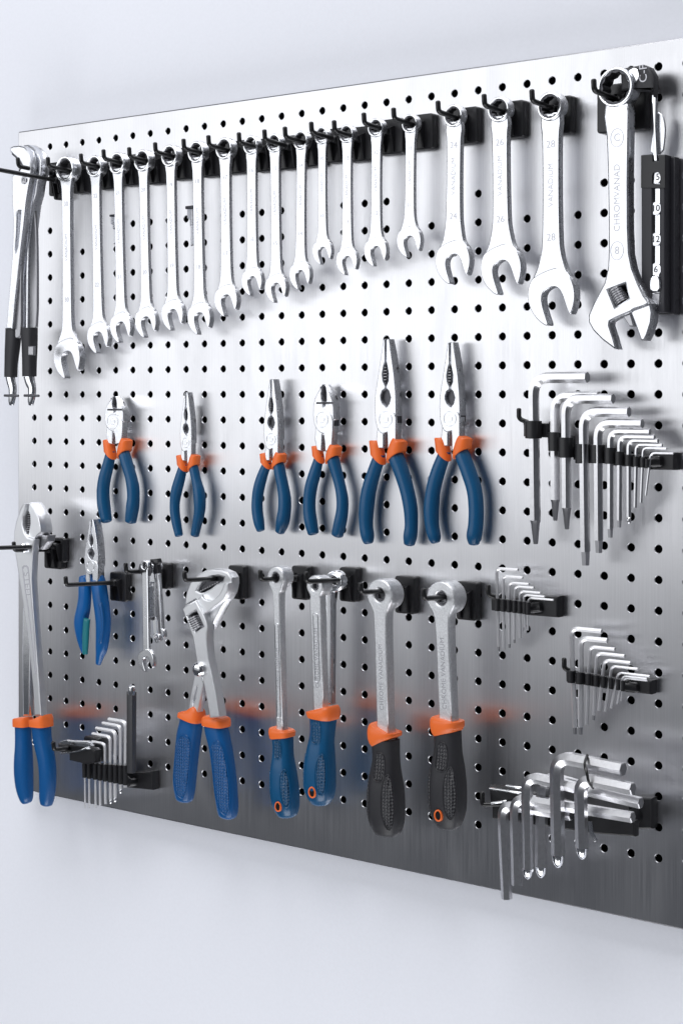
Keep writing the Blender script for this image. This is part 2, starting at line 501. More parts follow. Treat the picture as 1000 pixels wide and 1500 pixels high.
# ------------------------------------------------------------------ combination wrenches
def circle(cx, cz, r, n=28, a0=0.0, a1=2 * math.pi):
    return [(cx + r * math.cos(a0 + (a1 - a0) * k / n), cz + r * math.sin(a0 + (a1 - a0) * k / n)) for k in range(n)]
def bihex(cx, cz, r):
    o = []
    for k in range(24):
        rr = r if k % 2 else r * 0.90
        a = math.pi * 2 * k / 24
        o.append((cx + rr * math.cos(a), cz + rr * math.sin(a)))
    return o
HEAD = [(-.50, .86), (-.80, .60), (-.98, .22), (-1.0, -.18), (-.90, -.55), (-.72, -.86), (-.56, -1.04), (-.43, -1.06),
        (-.46, -.62), (-.45, -.14), (-.34, .12), (-.14, .22), (.14, .22), (.34, .12), (.45, -.14), (.46, -.60), (.49, -.98), (.58, -.98), (.76, -.76),
        (.93, -.45), (1.0, -.10), (.97, .28), (.80, .62), (.50, .86)]
def wrench(rc, ringh, hc, headw, shankw, label, hgt=0.024, mark=('24', 'VANADIUM', '24'), slot=None, mirror=False):
    t = Thing('combination_wrench', label, 'wrench', 'combination wrenches in the top row')
    R0 = U(*rc, hgt); H0 = U(*hc, hgt)
    s = pxm(R0); sh = pxm(H0)
    RR = ringh / 2 / s
    HR = headw / 2 / (sh * math.cos(TH)) * .93
    SW = shankw / ((s + sh) / 2 * math.cos(TH)) * .5
    ang = math.atan2(H0.x - R0.x, R0.z - H0.z)          # lean of the shank
    L = math.hypot(H0.x - R0.x, H0.z - R0.z)
    ca, sa = math.cos(ang), math.sin(ang)
    def tw(p):                                          # local: ring at origin, shank down -z
        return (R0.x + p[0] * ca - p[1] * sa, R0.z + p[0] * sa + p[1] * ca)
    def lw(p): return tw(p)
    rt = min(.0125, RR * .95); ht = HR * .42; st = HR * .27
    RR *= 1.07
    ring = plate([lw(p) for p in circle(0, 0, RR, 36)], hgt + .0008, rt, [[lw(p) for p in circle(0, 0, RR * .80, 36)]], RR * .07, 2)
    # shank: narrow in the middle, flaring into both ends
    half = [(RR * .80, -RR * .42), (SW * 1.10, -RR * 1.25), (SW * .97, -RR * 2.2), (SW * .94, -L * .45), (SW * 1.0, -L * .68),
            (SW * 1.12, -(L - HR * 1.55)), (HR * .62, -(L - HR * .95)), (HR * .80, -(L - HR * .55)), (HR * .5, -(L - HR * .35))]
    c = catmull(half, 4)
    out = [lw((-x, z)) for x, z in c] + [lw((x, z)) for x, z in reversed(c)]
    shank = plate(out, hgt - HR * .05, st, (), st * .26, 2)
    ra = math.radians(18)
    cr, sr = math.cos(ra), math.sin(ra)
    hd = []
    for x, z in HEAD:
        x2 = x * cr - z * sr; z2 = x * sr + z * cr
        hd.append(lw((x2 * HR, -L + z2 * HR)))
    head = plate(chaikin(hd, 2), hgt, ht, (), HR * .035, 2)
    b = t.add('body', join(ring, shank, head), 'chrome')
    rimw = plate([lw(p) for p in circle(0, 0, RR * .95, 36)], hgt + .0011, .0006, [[lw(p) for p in circle(0, 0, RR * .82, 36)]], .0002)
    t.add('ring_rim', rimw, 'bright')
    t.add('ring_bore_shade', plate([lw(p) for p in circle(0, 0, RR * .805, 36)], hgt - .0003, rt - .0012, [[lw(p) for p in bihex(0, 0, RR * .72)]], .0002), 'darksteel')  # dark liner added to paint the shade inside the ring
    # stampings in the shank
    hf = hgt - HR * .05
    msz = SW * .95
    for txt, zz, rot in ((mark[0], -RR * 2.1 - L * .04, 0), (mark[2], -L * .70, 0)):
        t.add('size_mark', text(txt, lw((0, zz)), msz, hf, ang + rot), 'ink')
    t.add('stamped_word', text(mark[1], lw((0, -L * .42)), msz * .80, hf, ang + math.pi / 2), 'ink')
    t.done()

ORD = ['first', 'second', 'third', 'fourth', 'fifth', 'sixth', 'seventh', 'eighth', 'ninth', 'tenth', 'eleventh', 'twelfth', 'thirteenth', 'fourteenth', 'fifteenth', 'sixteenth', 'seventeenth']
#        ring x,  y,    h   head x, bottom, headw, shankw, hook tip x, y
WR = [(95, 247, 36, 97, 552, 48, 16, 71, 243), (138, 243, 30, 142.5, 515.6, 37.5, 14.6, 119.4, 238), (171, 238.6, 30, 175.6, 500, 36.5, 14.4, 152.4, 232),
      (208, 234.6, 30, 212.4, 492.5, 36.5, 14.4, 190, 229), (248, 227.6, 30, 251.6, 482, 37, 14.4, 228, 222), (287, 222, 30, 290.6, 488, 38.5, 15.5, 269.6, 217),
      (328, 217, 30, 330, 461.5, 38, 16, 306, 212), (367, 212, 26, 368, 431, 33.5, 15, 350.6, 208), (401, 209, 25.5, 403, 441.5, 34.5, 14.6, 388, 204),
      (440, 205, 26, 438.4, 422, 33.5, 14, 418, 200), (470.5, 198, 24, 471, 385.6, 30.5, 12.4, 456.5, 193), (507, 195.6, 25, 507, 401, 33, 14.0, 490, 191),
      (550, 186.6, 26, 549, 388, 35, 14.6, 533.5, 180), (600, 180.5, 26, 598, 374.5, 37, 14.4, 577, 173), (663.7, 169, 31, 662, 413, 52, 22, 642, 163),
      (730, 159.7, 35, 732.5, 428.5, 60, 23.5, 709.5, 153.5), (805, 155, 40, 806, 473.5, 68, 25.5, 779.5, 147)]
sizes = ['30', '22', '21', '20', '19', '18', '17', '16', '15', '14', '10', '13', '12', '11', '24', '26', '28']
notes = ['large combination wrench nearest the black gripped pliers, widest jaw of the left half',
         None, None, None, None, None, None, None, None, None,
         'short combination wrench with a high small jaw, eleventh in the top row from the left', None, None,
         'shortest combination wrench, last one on the continuous run of black hooks',
         'combination wrench on the first separate hook to the right of the crowded run',
         'combination wrench between two wide ones, second on the separate hooks',
         'biggest fixed combination wrench, hanging just left of the adjustable one']
for i, (rx, ry, rh, hx, hb, hw, sw, tx, ty) in enumerate(WR):
    lab = notes[i] or '%s satin chrome combination wrench from the left in the crowded top row' % ORD[i]
    P = U(rx, ry, .024)
    wrench((rx, ry), rh, (hx, hb - 1.0 * hw / 1.56), hw, sw, lab, mark=(sizes[i], 'VANADIUM', sizes[i]), hgt=.024 if i else .03)
    # the hook comes out of the board behind the ring
    L = .046 if i else .055
    T = U(tx, ty, L); T = Vector((T.x, 0, T.z - .0030))
    d = FOC * 1.0
    lab = 'black peg hook through the ring of the %s combination wrench from the left' % ORD[i]
    key = (L, .030, .032)
    if key not in HOOKS:
        e = build_hook(*key); HOOKS[key] = e; e.location = T; e['label'] = lab; e['group'] = 'black peg hooks plugged into the board'
    else:
        copy_thing(HOOKS[key], T, lab, 'black peg hooks plugged into the board')
# ------------------------------------------------------------------ big adjustable combination wrench
def adjustable():
    t = Thing('adjustable_wrench', 'biggest wrench, with an adjustable jaw, at the upper right', 'wrench')
    h = .030
    q = lambda p: Z(820, 70, .3067, p)
    R0 = U(901, 127, h); s = pxm(R0)
    RR = 29.5 / s
    ring = plate(circle(R0.x, R0.z, RR, 48), h + .001, .015, [circle(R0.x, R0.z, RR * .84, 48)], .0016, 2)
    out = q([(216, 262), (207, 330), (220, 420), (226, 600), (229, 800), (230, 960), (226, 1050), (210, 1120), (160, 1215), (134, 1275), (134, 1310), (156, 1350), (200, 1395),
             (255, 1436), (271, 1440), (254, 1380), (236, 1325), (238, 1308), (262, 1294), (300, 1277), (336, 1262), (352, 1250), (400, 1235), (428, 1220), (400, 1180), (372, 1120), (345, 1050), (331, 980), (326, 860), (325, 640), (328, 420),
             (330, 300), (322, 262)])
    win = q([(230, 1157), (310, 1126), (327, 1194), (262, 1236)])
    body = pplate(out, h, .011, [win], .0016)
    b = t.add('body', join(ring, body), 'chrome')
    t.add('ring_rim', plate(circle(R0.x, R0.z, RR * .97, 48), h + .0014, .0008, [circle(R0.x, R0.z, RR * .86, 48)], .0003), 'bright')
    t.add('ring_bore_shade', plate(circle(R0.x, R0.z, RR * .845, 48), h, .0140, [bihex(R0.x, R0.z, RR * .78)], .0002), 'darksteel')  # dark liner standing for shade in the big ring
    jaw = pplate(q([(336, 1262), (352, 1250), (430, 1222), (438, 1262), (434, 1310), (415, 1370), (400, 1398), (385, 1396), (362, 1330)]), h + .0005, .0125, (), .0012)
    t.add('moving_jaw', jaw, 'chrome')
    A = U(*q([(262, 1150)])[0], h - .004); B = U(*q([(300, 1216)])[0], h - .004)
    n = 20; P = [A.lerp(B, k / n) for k in range(n + 1)]
    rr = [.0062 if k % 3 else .0050 for k in range(n + 1)]
    t.add('knurl', loft(P, rr, rr, 2, 16), 'grey_steel')
    t.add('knurl_recess_shade', pplate(q([(224, 1150), (316, 1118), (334, 1200), (262, 1244)]), h - .0085, .002), 'shade_print')  # black plate painting the shade behind the knurl
    t.add('jaw_rail', pplate(q([(300, 1283), (336, 1270), (352, 1330), (330, 1330)]), h - .003, .005, (), .0008), 'grey_steel')
    def ov(cy):
        c = U(*q([(272, cy)])[0], h)
        o = [(c.x + .0062 * math.cos(a * math.pi / 12), c.z + .0078 * math.sin(a * math.pi / 12)) for a in range(24)]
        i = [(c.x + .0056 * math.cos(a * math.pi / 12), c.z + .0072 * math.sin(a * math.pi / 12)) for a in range(24)]
        return plate(o, h + .0002, .0004, [i], .0001), c
    for cy, tx in ((428, 'C'), (968, '8')):
        m, c = ov(cy)
        k = t.add('emblem', m, 'ink')
        t.add('emblem_mark', text(tx, (c.x, c.z), .009, h), 'ink', k)
    c = U(*q([(272, 715)])[0], h)
    t.add('stamped_word', text('CHROMVANAD', (c.x, c.z), .0078, h, math.pi / 2), 'ink')
    t.done()
adjustable()
def at_tip(tx, ty, L):
    T = U(tx, ty, L); return Vector((T.x, 0, T.z - .0030 - .02 * (L - .046)))
def hook_tip(tx, ty, L, label, pw=.030, ph=.032):
    key = (round(L, 3), pw, ph)
    T = at_tip(tx, ty, L)
    if key not in HOOKS:
        e = build_hook(L, pw, ph); HOOKS[key] = e
        e.location = T; e['label'] = label; e['group'] = 'black peg hooks plugged into the board'
        return e
    return copy_thing(HOOKS[key], T, label, 'black peg hooks plugged into the board')
hook_tip(870, 132, .052, 'wide black peg hook carrying the adjustable wrench at the upper right', .046, .040)

# ------------------------------------------------------------------ pliers
T1F = [(423, 48), (415, 50), (409, 90), (400, 150), (388, 230), (379, 290), (377, 340), (380, 400), (388, 432), (398, 450), (412, 458), (431, 452), (433, 500), (433, 540),
       (462, 530), (470, 490), (470, 388), (464, 368), (450, 352), (432, 344), (424, 341), (412, 326), (405, 308), (404, 292), (411, 272), (424, 262), (424, 250), (414, 228), (411, 200), (417, 165), (423, 146)]
T1B = [(427, 48), (438, 48), (450, 112), (462, 200), (469, 280), (471, 340), (471, 395), (440, 420), (416, 452), (416, 520), (392, 520), (384, 480), (390, 430), (425, 380), (428, 342),
       (440, 326), (446, 300), (438, 272), (427, 262), (427, 250), (436, 228), (437, 196), (431, 165), (427, 146)]
T1N = [(405, 140), (440, 140), (450, 345), (398, 345)]
T2F = [(238, 132), (228, 160), (205, 195), (178, 250), (165, 310), (162, 400), (172, 470), (198, 520), (228, 545), (250, 550), (260, 620), (264, 700), (318, 690), (326, 600), (331, 520), (331, 440),
       (320, 395), (296, 360), (258, 343), (246, 320), (250, 290), (236, 260), (232, 215), (238, 170)]
T2B = [(262, 132), (282, 160), (305, 205), (325, 262), (337, 320), (340, 430), (300, 480), (240, 560), (234, 700), (196, 690), (176, 600), (182, 500), (245, 420), (250, 340), (262, 310), (276, 270), (275, 210), (268, 160)]
T2N = [(222, 150), (285, 150), (290, 345), (225, 345)]
def collar_rows(y0, xl, xr, ytop, left):
    w = xr - xl
    H = y0 - ytop
    def r(f, a, b): return (y0 - H * f, xl + a * w, xr + b * w)
    if left:
        return [r(.86, -.16, -.30), r(.78, -.17, -.16), r(.55, -.12, -.04), r(.32, -.07, .03), r(.16, -.05, .05), r(.12, -.03, .03)]
    return [r(.86, .26, .20), r(.78, .14, .19), r(.55, .02, .13), r(.32, -.04, .08), r(.16, -.05, .06), r(.12, -.03, .04)]
def pliers(label, kind, tf, lh, rh, ctop, h=.0165, t=.0095, blue='blue', group='pliers in the middle row', collar='orange', dr=1.0, wire=False):
    """tf maps template points to the picture; lh, rh: handle edge rows; ctop: picture y of the collar top."""
    T = Thing('pliers', label, 'pliers', group)
    F, B, N = (T1F, T1B, T1N) if kind == 1 else (T2F, T2B, T2N)
    f = [tf(*p) for p in F]; b = [tf(*p) for p in B]; n = [tf(*p) for p in N]
    T.add('jaw', pplate(b, h - .0007, t, (), .0009), 'chrome')
    T.add('jaw', pplate(f, h, t - .001, (), .0009), 'chrome')
    if kind == 1:
        k = T.add('teeth_gap_shade', pplate(n, h - .0035, .004, (), .0003), 'darksteel')  # dark plate: shade in the jaw openings painted in, behind the teeth
        a = U(*tf(411, 152), h - .003); c = U(*tf(437, 152), h - .003)
        e = U(*tf(424, 250), h - .003)
        rid = []
        for i in range(7):
            z = a.z + (e.z - a.z) * (i + .5) / 7.5
            w = (c.x - a.x) * .42 * math.sin(math.pi * (i + 1.2) / 8.4)
            xm = (a.x + c.x) / 2
            rid.append(plate([(xm - w, z - .0004), (xm + w, z - .0004), (xm + w, z + .0004), (xm - w, z + .0004)], h - .001, .003, (), .0002))
        T.add('tooth_ridges', join(*rid), 'grey_steel')
        pv = (425, 395); rr = 29
    else:
        T.add('cutter_gap_shade', pplate(n, h - .0045, .003, (), .0003), 'darksteel')  # dark plate filling the gap between the jaws with painted shade
        pv = (240, 430); rr = 52
    P = U(*tf(*pv), h); Q = U(*tf(pv[0] + rr, pv[1]), h)
    r = abs(Q.x - P.x)
    T.add('pivot', join(plate(circle(P.x, P.z, r, 32), h + .0003, .0006, [circle(P.x, P.z, r * .90, 32)], .0002), plate(circle(P.x, P.z, r * .42, 24), h + .0003, .002, (), .0002)), 'chrome')
    P2 = tf(475, 395) if kind == 1 else tf(345, 455)
    c = U(*P2, h - .006)
    s = r * .42
    T.add('stop_lug', plate([(c.x - s, c.z - s), (c.x + s, c.z - s), (c.x + s, c.z + s), (c.x - s, c.z + s)], h - .0015, .008, (), .0005), 'darksteel')
    hc = h - t * .5
    for rows, left in ((lh, True), (rh, False)):
        y0, xl, xr = rows[0]
        H = y0 - ctop; w = xr - xl
        sl = ((rows[1][1] + rows[1][2]) - (xl + xr)) / 2 / (rows[1][0] - y0)
        up = (y0 - H * .30, xl - sl * H * .30 + w * .04, xr - sl * H * .30 - w * .10)
        T.add('handle', ploft([up] + rows, hc, dr, 2.25, 4, 0, .35), blue)
        if collar:
            me = ploft(collar_rows(y0 + 1, xl, xr, ctop, left), hc, 1.0, 2.6, 3, 0.02, 0, grow=.0006)
            xs = [v.co.x for v in me.vertices]; xm = (min(xs) + max(xs)) / 2; wx = max(xs) - min(xs)
            zs_ = [v.co.z for v in me.vertices]; hz = max(zs_) - min(zs_)
            for v in me.vertices:
                v.co.z += (-1 if left else 1) * (v.co.x - xm) / wx * hz * .62
            me.update()
            T.add('collar', me, collar)
    if wire:
        a = U(*tf(195, 290), h + .003); bq = U(*tf(322, 288), h + .003)
        T.add('crossbar', tube([a, a.lerp(bq, .5), bq], .0009), 'darksteel')
    T.done()
def rows(ox, oy, s, L): return [(oy + y * s, ox + a * s, ox + b * s) for y, a, b in L]
def tf1(gx, tipy, coly, sx):
    sy = (coly - tipy) / (490 - 48)
    return lambda x, y: (gx + (x - 425) * sx, tipy + (y - 48) * sy)
z5 = (420, 480, .34)
pliers('large long nose pliers with blue grips, second from the right in the middle row', 1, tf1(420 + .34 * 425, 480 + 48 * .34, 480 + 490 * .34, .34),
       rows(*z5, [(570, 367, 420), (620, 348, 405), (700, 322, 385), (780, 311, 375), (850, 312, 371), (900, 320, 376), (925, 330, 372)]),
       rows(*z5, [(560, 437, 505), (620, 461, 526), (700, 487, 548), (780, 503, 563), (850, 508, 564), (900, 502, 560), (932, 504, 550)]), 480 + 482 * .34)
pliers('large long nose pliers with blue grips, rightmost in the middle row', 1, tf1(420 + .34 * 702, 480 + 62 * .34, 480 + 482 * .34, .325),
       rows(*z5, [(555, 648, 702), (620, 621, 681), (700, 599, 662), (780, 590, 655), (850, 595, 655), (900, 608, 663), (922, 620, 661)]),
       rows(*z5, [(545, 722, 786), (620, 750, 815), (700, 775, 840), (780, 783, 847), (850, 781, 845), (900, 774, 838), (930, 782, 828)]), 480 + 470 * .34)
z3 = (360, 540, .1733)
pliers('slim long nose pliers with blue grips, third from the left in the middle row', 1, tf1(360 + .1733 * 213, 540 + 88 * .1733, 540 + 735 * .1733, .232),
       rows(*z3, [(820, 135, 210), (900, 98, 185), (1000, 65, 160), (1100, 51, 143), (1200, 50, 143), (1300, 67, 156), (1365, 92, 160)]),
       rows(*z3, [(820, 230, 325), (900, 245, 341), (1000, 265, 363), (1100, 275, 381), (1200, 272, 381), (1300, 255, 366), (1380, 248, 325)]), 540 + 712 * .1733)
z2 = (240, 560, .16)
pliers('small long nose pliers with blue grips, second from the left in the middle row', 1, tf1(240 + .16 * 200, 560 + 90 * .16, 560 + 680 * .16, .185),
       rows(*z2, [(785, 132, 212), (900, 93, 190), (1000, 65, 165), (1100, 55, 146), (1200, 58, 146), (1300, 76, 160), (1400, 102, 175)]),
       rows(*z2, [(785, 230, 315), (900, 255, 341), (1000, 268, 373), (1100, 275, 383), (1200, 275, 373), (1300, 260, 347), (1400, 245, 322)]), 560 + 662 * .16, t=.008)
z4 = (430, 540, .1733)
pliers('diagonal cutters with blue grips, fourth from the left in the middle row', 2, lambda x, y: (430 + x * .1733, 540 + y * .1733),
       rows(*z4, [(770, 170, 250), (900, 124, 225), (1000, 95, 200), (1100, 83, 186), (1200, 81, 186), (1300, 93, 200), (1390, 120, 212)]),
       rows(*z4, [(770, 280, 386), (900, 322, 417), (1000, 348, 441), (1100, 362, 461), (1200, 360, 461), (1300, 340, 447), (1405, 318, 418)]), 540 + 648 * .1733, wire=True)
z1 = (130, 560, .1466)
def tfa(x, y): return (152.7 + (430 + x * .1733 - 458) * .90, 580.5 + (540 + y * .1733 - 562.9) * .715)
pliers('short diagonal cutters with blue grips, leftmost in the middle row', 2, tfa,
       rows(*z1, [(730, 165, 265), (850, 130, 245), (950, 100, 222), (1050, 84, 207), (1150, 81, 207), (1250, 90, 217), (1385, 125, 232)]),
       rows(*z1, [(720, 296, 412), (850, 335, 452), (950, 365, 481), (1050, 380, 504), (1150, 385, 507), (1250, 373, 502), (1390, 362, 475)]), 560 + 568 * .1466, wire=True)

# ------------------------------------------------------------------ bright blue pliers on a hook
z7 = (80, 740, .2)
def pliers7():
    T = Thing('pliers', 'short pointed pliers with bright blue and teal handles hanging across a hook on the left', 'pliers')
    h = .030; t = .011
    tf = tf1(133.5, 740 + 105 * .2, 740 + 545 * .2, .215)
    for F, hh, tt in ((T1B, h - .0007, t), (T1F, h, t - .001)):
        T.add('jaw', pplate([tf(*p) for p in F], hh, tt, (), .001), 'chrome')
    T.add('teeth_gap_shade', pplate([tf(*p) for p in T1N], h - .0035, .004, (), .0003), 'darksteel')  # dark plate for shade in the jaw openings and the teeth
    P = U(*tf(420, 395), h)
    T.add('pivot', plate(circle(P.x, P.z, .0058, 28), h + .0004, .0008, [circle(P.x, P.z, .0050, 28)], .0002), 'bright')
    a = T.add('handle', ploft(rows(*z7, [(525, 178, 248), (600, 175, 268), (690, 172, 268), (760, 160, 262), (850, 142, 246), (930, 150, 240), (1000, 168, 228), (1075, 195, 236)]), h - .006, .85, 2.3, 4, .3, .3), 'blue3')
    T.add('liner', ploft(rows(*z7, [(835, 212, 262), (900, 206, 256), (980, 203, 252), (1090, 203, 243)]), h - .002, .7, 2.6, 3, .2, .2), 'teal', a)
    b = T.add('handle', ploft(rows(*z7, [(490, 285, 345), (560, 268, 375), (650, 275, 390), (760, 290, 405), (850, 300, 412), (950, 302, 405), (1050, 300, 388), (1110, 300, 360), (1165, 300, 338)]), h - .006, .85, 2.3, 4, .3, .25), 'blue3')
    T.add('stitched_ridge', ploft(rows(*z7, [(720, 315, 350), (820, 335, 362), (920, 338, 360), (1010, 318, 342)]), h + .003, .6, 2.2, 3, .3, .3), 'blue2', b)
    T.done()
pliers7()
hook_tip(97, 857, .080, 'black peg hook crossing the bright blue pliers on the left', .024, .030)

# ------------------------------------------------------------------ long water pump pliers at the lower left
def pump_pliers():
    T = Thing('water_pump_pliers', 'long chrome pump pliers with royal blue handles at the lower left edge', 'pliers')
    h = .046; q = lambda p: Z(0, 700, .24, p)
    f = q([(141, 157), (122, 190), (95, 270), (84, 330), (83, 380), (92, 470), (110, 590), (138, 770), (162, 930), (184, 1130), (200, 1300), (208, 1455), (252, 1455), (238, 1250), (220, 1020), (203, 800),
           (192, 620), (199, 480), (208, 376), (166, 360), (150, 335), (137, 290), (138, 236), (152, 200), (155, 160)])
    b = q([(178, 150), (190, 160), (212, 195), (236, 245), (247, 300), (250, 332), (236, 345), (205, 372), (205, 440), (190, 620), (180, 800), (186, 1000), (184, 1455), (138, 1455), (134, 1100), (136, 830), (150, 640),
           (170, 480), (166, 362), (175, 335), (183, 280), (182, 230), (171, 196)])
    T.add('arm', pplate(q([(205, 372), (205, 440), (190, 620), (180, 800), (186, 1000), (178, 1455), (138, 1455), (134, 1100), (136, 830), (150, 640), (166, 480), (166, 372)]), h - .006, .007, (), .0016), 'bright')
    T.add('jaw', pplate(q([(178, 150), (190, 160), (212, 195), (236, 245), (247, 300), (250, 332), (236, 345), (205, 372), (166, 372), (175, 335), (183, 280), (182, 230), (171, 196)]), h - .003, .017, (), .0012), 'satin')
    T.add('arm', pplate(f, h, .009, (), .0018), 'satin')
    T.add('teeth_gap_shade', pplate(q([(145, 190), (176, 190), (182, 345), (142, 345)]), h - .006, .008, (), .0005), 'darksteel')  # dark fill between the jaws, painted shade and teeth together
    rid = []
    for k in range(10):
        y = 205 + k * 13
        rid.append(pplate(q([(138, y), (184, y - 3), (184, y + 2), (138, y + 5)]), h - .004, .004, (), .0003))
    T.add('tooth_ridges', join(*rid), 'grey_steel')
    T.add('jaw_block', pplate(q([(200, 350), (212, 342), (292, 352), (286, 390), (250, 440), (215, 432), (206, 400)]), h - .010, .012, (), .0015), 'grey_steel')
    T.add('pivot', loft([U(*q([(148, 428)])[0], h - .002), U(*q([(148, 428)])[0], h + .003)], [.0052] * 2, [.0052] * 2, 2, 18, 0, .3, Vector((0, 0, 1))), 'bright')
    # recessed channel with raised lettering
    ch = q([(133, 545), (145, 533), (162, 533), (172, 545), (182, 640), (196, 800), (212, 1000), (224, 1200), (210, 1200), (192, 1000), (172, 830), (150, 680)])
    T.add('channel', pplate(ch, h + .0004, .0008, [q([(139, 560), (148, 545), (160, 545), (168, 560), (178, 650), (192, 800), (206, 1000), (218, 1180), (214, 1180), (196, 1000), (178, 830), (156, 680)])], .0002), 'ink')
    c = U(*q([(166, 655)])[0], h)
    T.add('stamped_word', text('STEEL', (c.x, c.z), .011, h, math.radians(-82)), 'ink')
    z = (0, 1000, .1333)
    hc = h - .008
    for r, cr, top in ((rows(*z, [(470, 168, 338), (600, 170, 340), (720, 168, 350), (850, 160, 357), (1000, 160, 360), (1150, 178, 362), (1270, 215, 362), (1310, 240, 355)]), rows(*z, [(385, 172, 330), (400, 166, 338), (440, 164, 340), (480, 166, 340)]), 0),
                       (rows(*z, [(470, 350, 556), (600, 365, 562), (700, 385, 578), (850, 418, 604), (1000, 434, 615), (1150, 437, 608), (1280, 436, 590), (1335, 446, 575)]), rows(*z, [(385, 352, 545), (400, 347, 556), (440, 346, 558), (480, 348, 558)]), 0)):
        T.add('handle', ploft(r, hc, .95, 2.6, 4, 0, .35), 'blue2')
        T.add('collar', ploft(cr, hc, .95, 3.5, 2, .05, 0, grow=.0012), 'orange')
    T.done()
pump_pliers()
hook_tip(21, 806, .062, 'black peg hook in front of the long pump pliers at the left edge', .028, .032)
hook_tip(-14, 803, .100, 'long black peg hook running out past the left picture edge behind the pump pliers', .020, .026)

# ------------------------------------------------------------------ locking pliers, upper left
def locking_pliers():
    T = Thing('locking_pliers', 'tall chrome pliers with black grips and chrome ends at the upper left edge', 'pliers')
    h = .048; q = lambda p: Z(0, 200, .2, p)
    a = q([(72, 78), (95, 66), (140, 62), (180, 72), (208, 105), (222, 150), (228, 215), (217, 300), (200, 390), (186, 480), (170, 640), (150, 800), (128, 1000), (108, 1180), (88, 1410),
           (42, 1410), (55, 1250), (72, 1050), (88, 840), (94, 620), (86, 470), (84, 290), (105, 262), (140, 250), (160, 205), (140, 170), (100, 135), (74, 110)])
    b = q([(165, 60), (205, 56), (245, 76), (280, 115), (300, 170), (298, 260), (275, 330), (262, 420), (240, 500), (222, 640), (208, 800), (203, 1000), (200, 1410), (152, 1410), (158, 1100), (165, 830), (185, 770), (215, 560), (230, 400), (240, 280), (238, 190), (220, 120)])
    T.add('arm', pplate(b, h - .010, .013, (), .0018, 0), 'chrome')
    T.add('arm', pplate(a, h, .009, [q([(120, 560), (136, 545), (150, 545), (146, 600), (138, 700), (128, 800), (110, 860), (106, 820), (116, 700)])], .0016, 0), 'chrome')
    P = U(*q([(178, 317)])[0], h)
    T.add('pivot', join(plate(circle(P.x, P.z, .0042, 24), h + .0012, .002, [circle(P.x, P.z, .0020, 16)], .0004), plate(circle(P.x, P.z, .0012, 12), h + .0010, .002, (), .0002)), 'grey_steel')
    T.add('release_lever', pplate(q([(112, 980), (135, 930), (158, 900), (150, 1100), (152, 1450), (130, 1480), (104, 1470), (98, 1350), (104, 1150)]), h - .004, .004, (), .001, 1), 'grey_steel')
    T.add('release_lever', pplate(q([(232, 480), (245, 500), (262, 620), (268, 900), (268, 1380), (240, 1432), (212, 1420), (208, 1300), (212, 900), (222, 640)]), h - .013, .004, (), .001, 1), 'grey_steel')
    g = (0, 420, .2)
    T.add('jaw_teeth', pplate(q([(90, 108), (120, 125), (160, 175), (165, 225), (135, 250), (150, 200), (120, 160), (84, 128)]), h - .002, .007, (), .0005), 'darksteel')
    for r in ([(302, 44, 150), (380, 42, 150), (470, 38, 140), (560, 36, 128), (660, 34, 124)], [(302, 156, 272), (380, 160, 272), (470, 164, 270), (560, 166, 266), (655, 166, 264)]):
        T.add('grip', ploft(rows(*g, r), h - .008, .85, 3.0, 3, .04, .04), 'blackgrip')
    c = U(*Z(*g, [(236, 468)])[0], h + .001)
    T.add('badge', plate([(c.x - .004, c.z - .005), (c.x + .004, c.z - .005), (c.x + .004, c.z + .005), (c.x - .004, c.z + .005)], h + .0035, .004, (), .001), 'grey_steel')
    for x in (0, 142):
        s = .92 if x == 0 else 1
        k = T.add('chrome_end', ploft(rows(*g, [(655, 38 + x * .93, 112 + x), (700, 48 + x * .95, 118 + x), (740, 60 + x, 126 + x), (790, 62 + x, 122 + x), (835, 60 + x, 112 + x), (865, 66 + x, 104 + x)]), h - .008, .8, 2.2, 4, 0, .3), 'bright')
        A = U(*Z(*g, [(34 + x * 1.02, 796)])[0], h); B = U(*Z(*g, [(134 + x * 1.06, 798)])[0], h - .006)
        T.add('cross_pin', tube([A, A.lerp(B, .5), B], .0014), 'darksteel', k)
    T.done()
locking_pliers()
hook_tip(27, 243, .062, 'black peg hook holding the chrome pliers with black grips at the upper left', .026, .036)
hook_tip(-8, 247, .098, 'long black peg hook leaving the picture at the upper left edge', .020, .030)

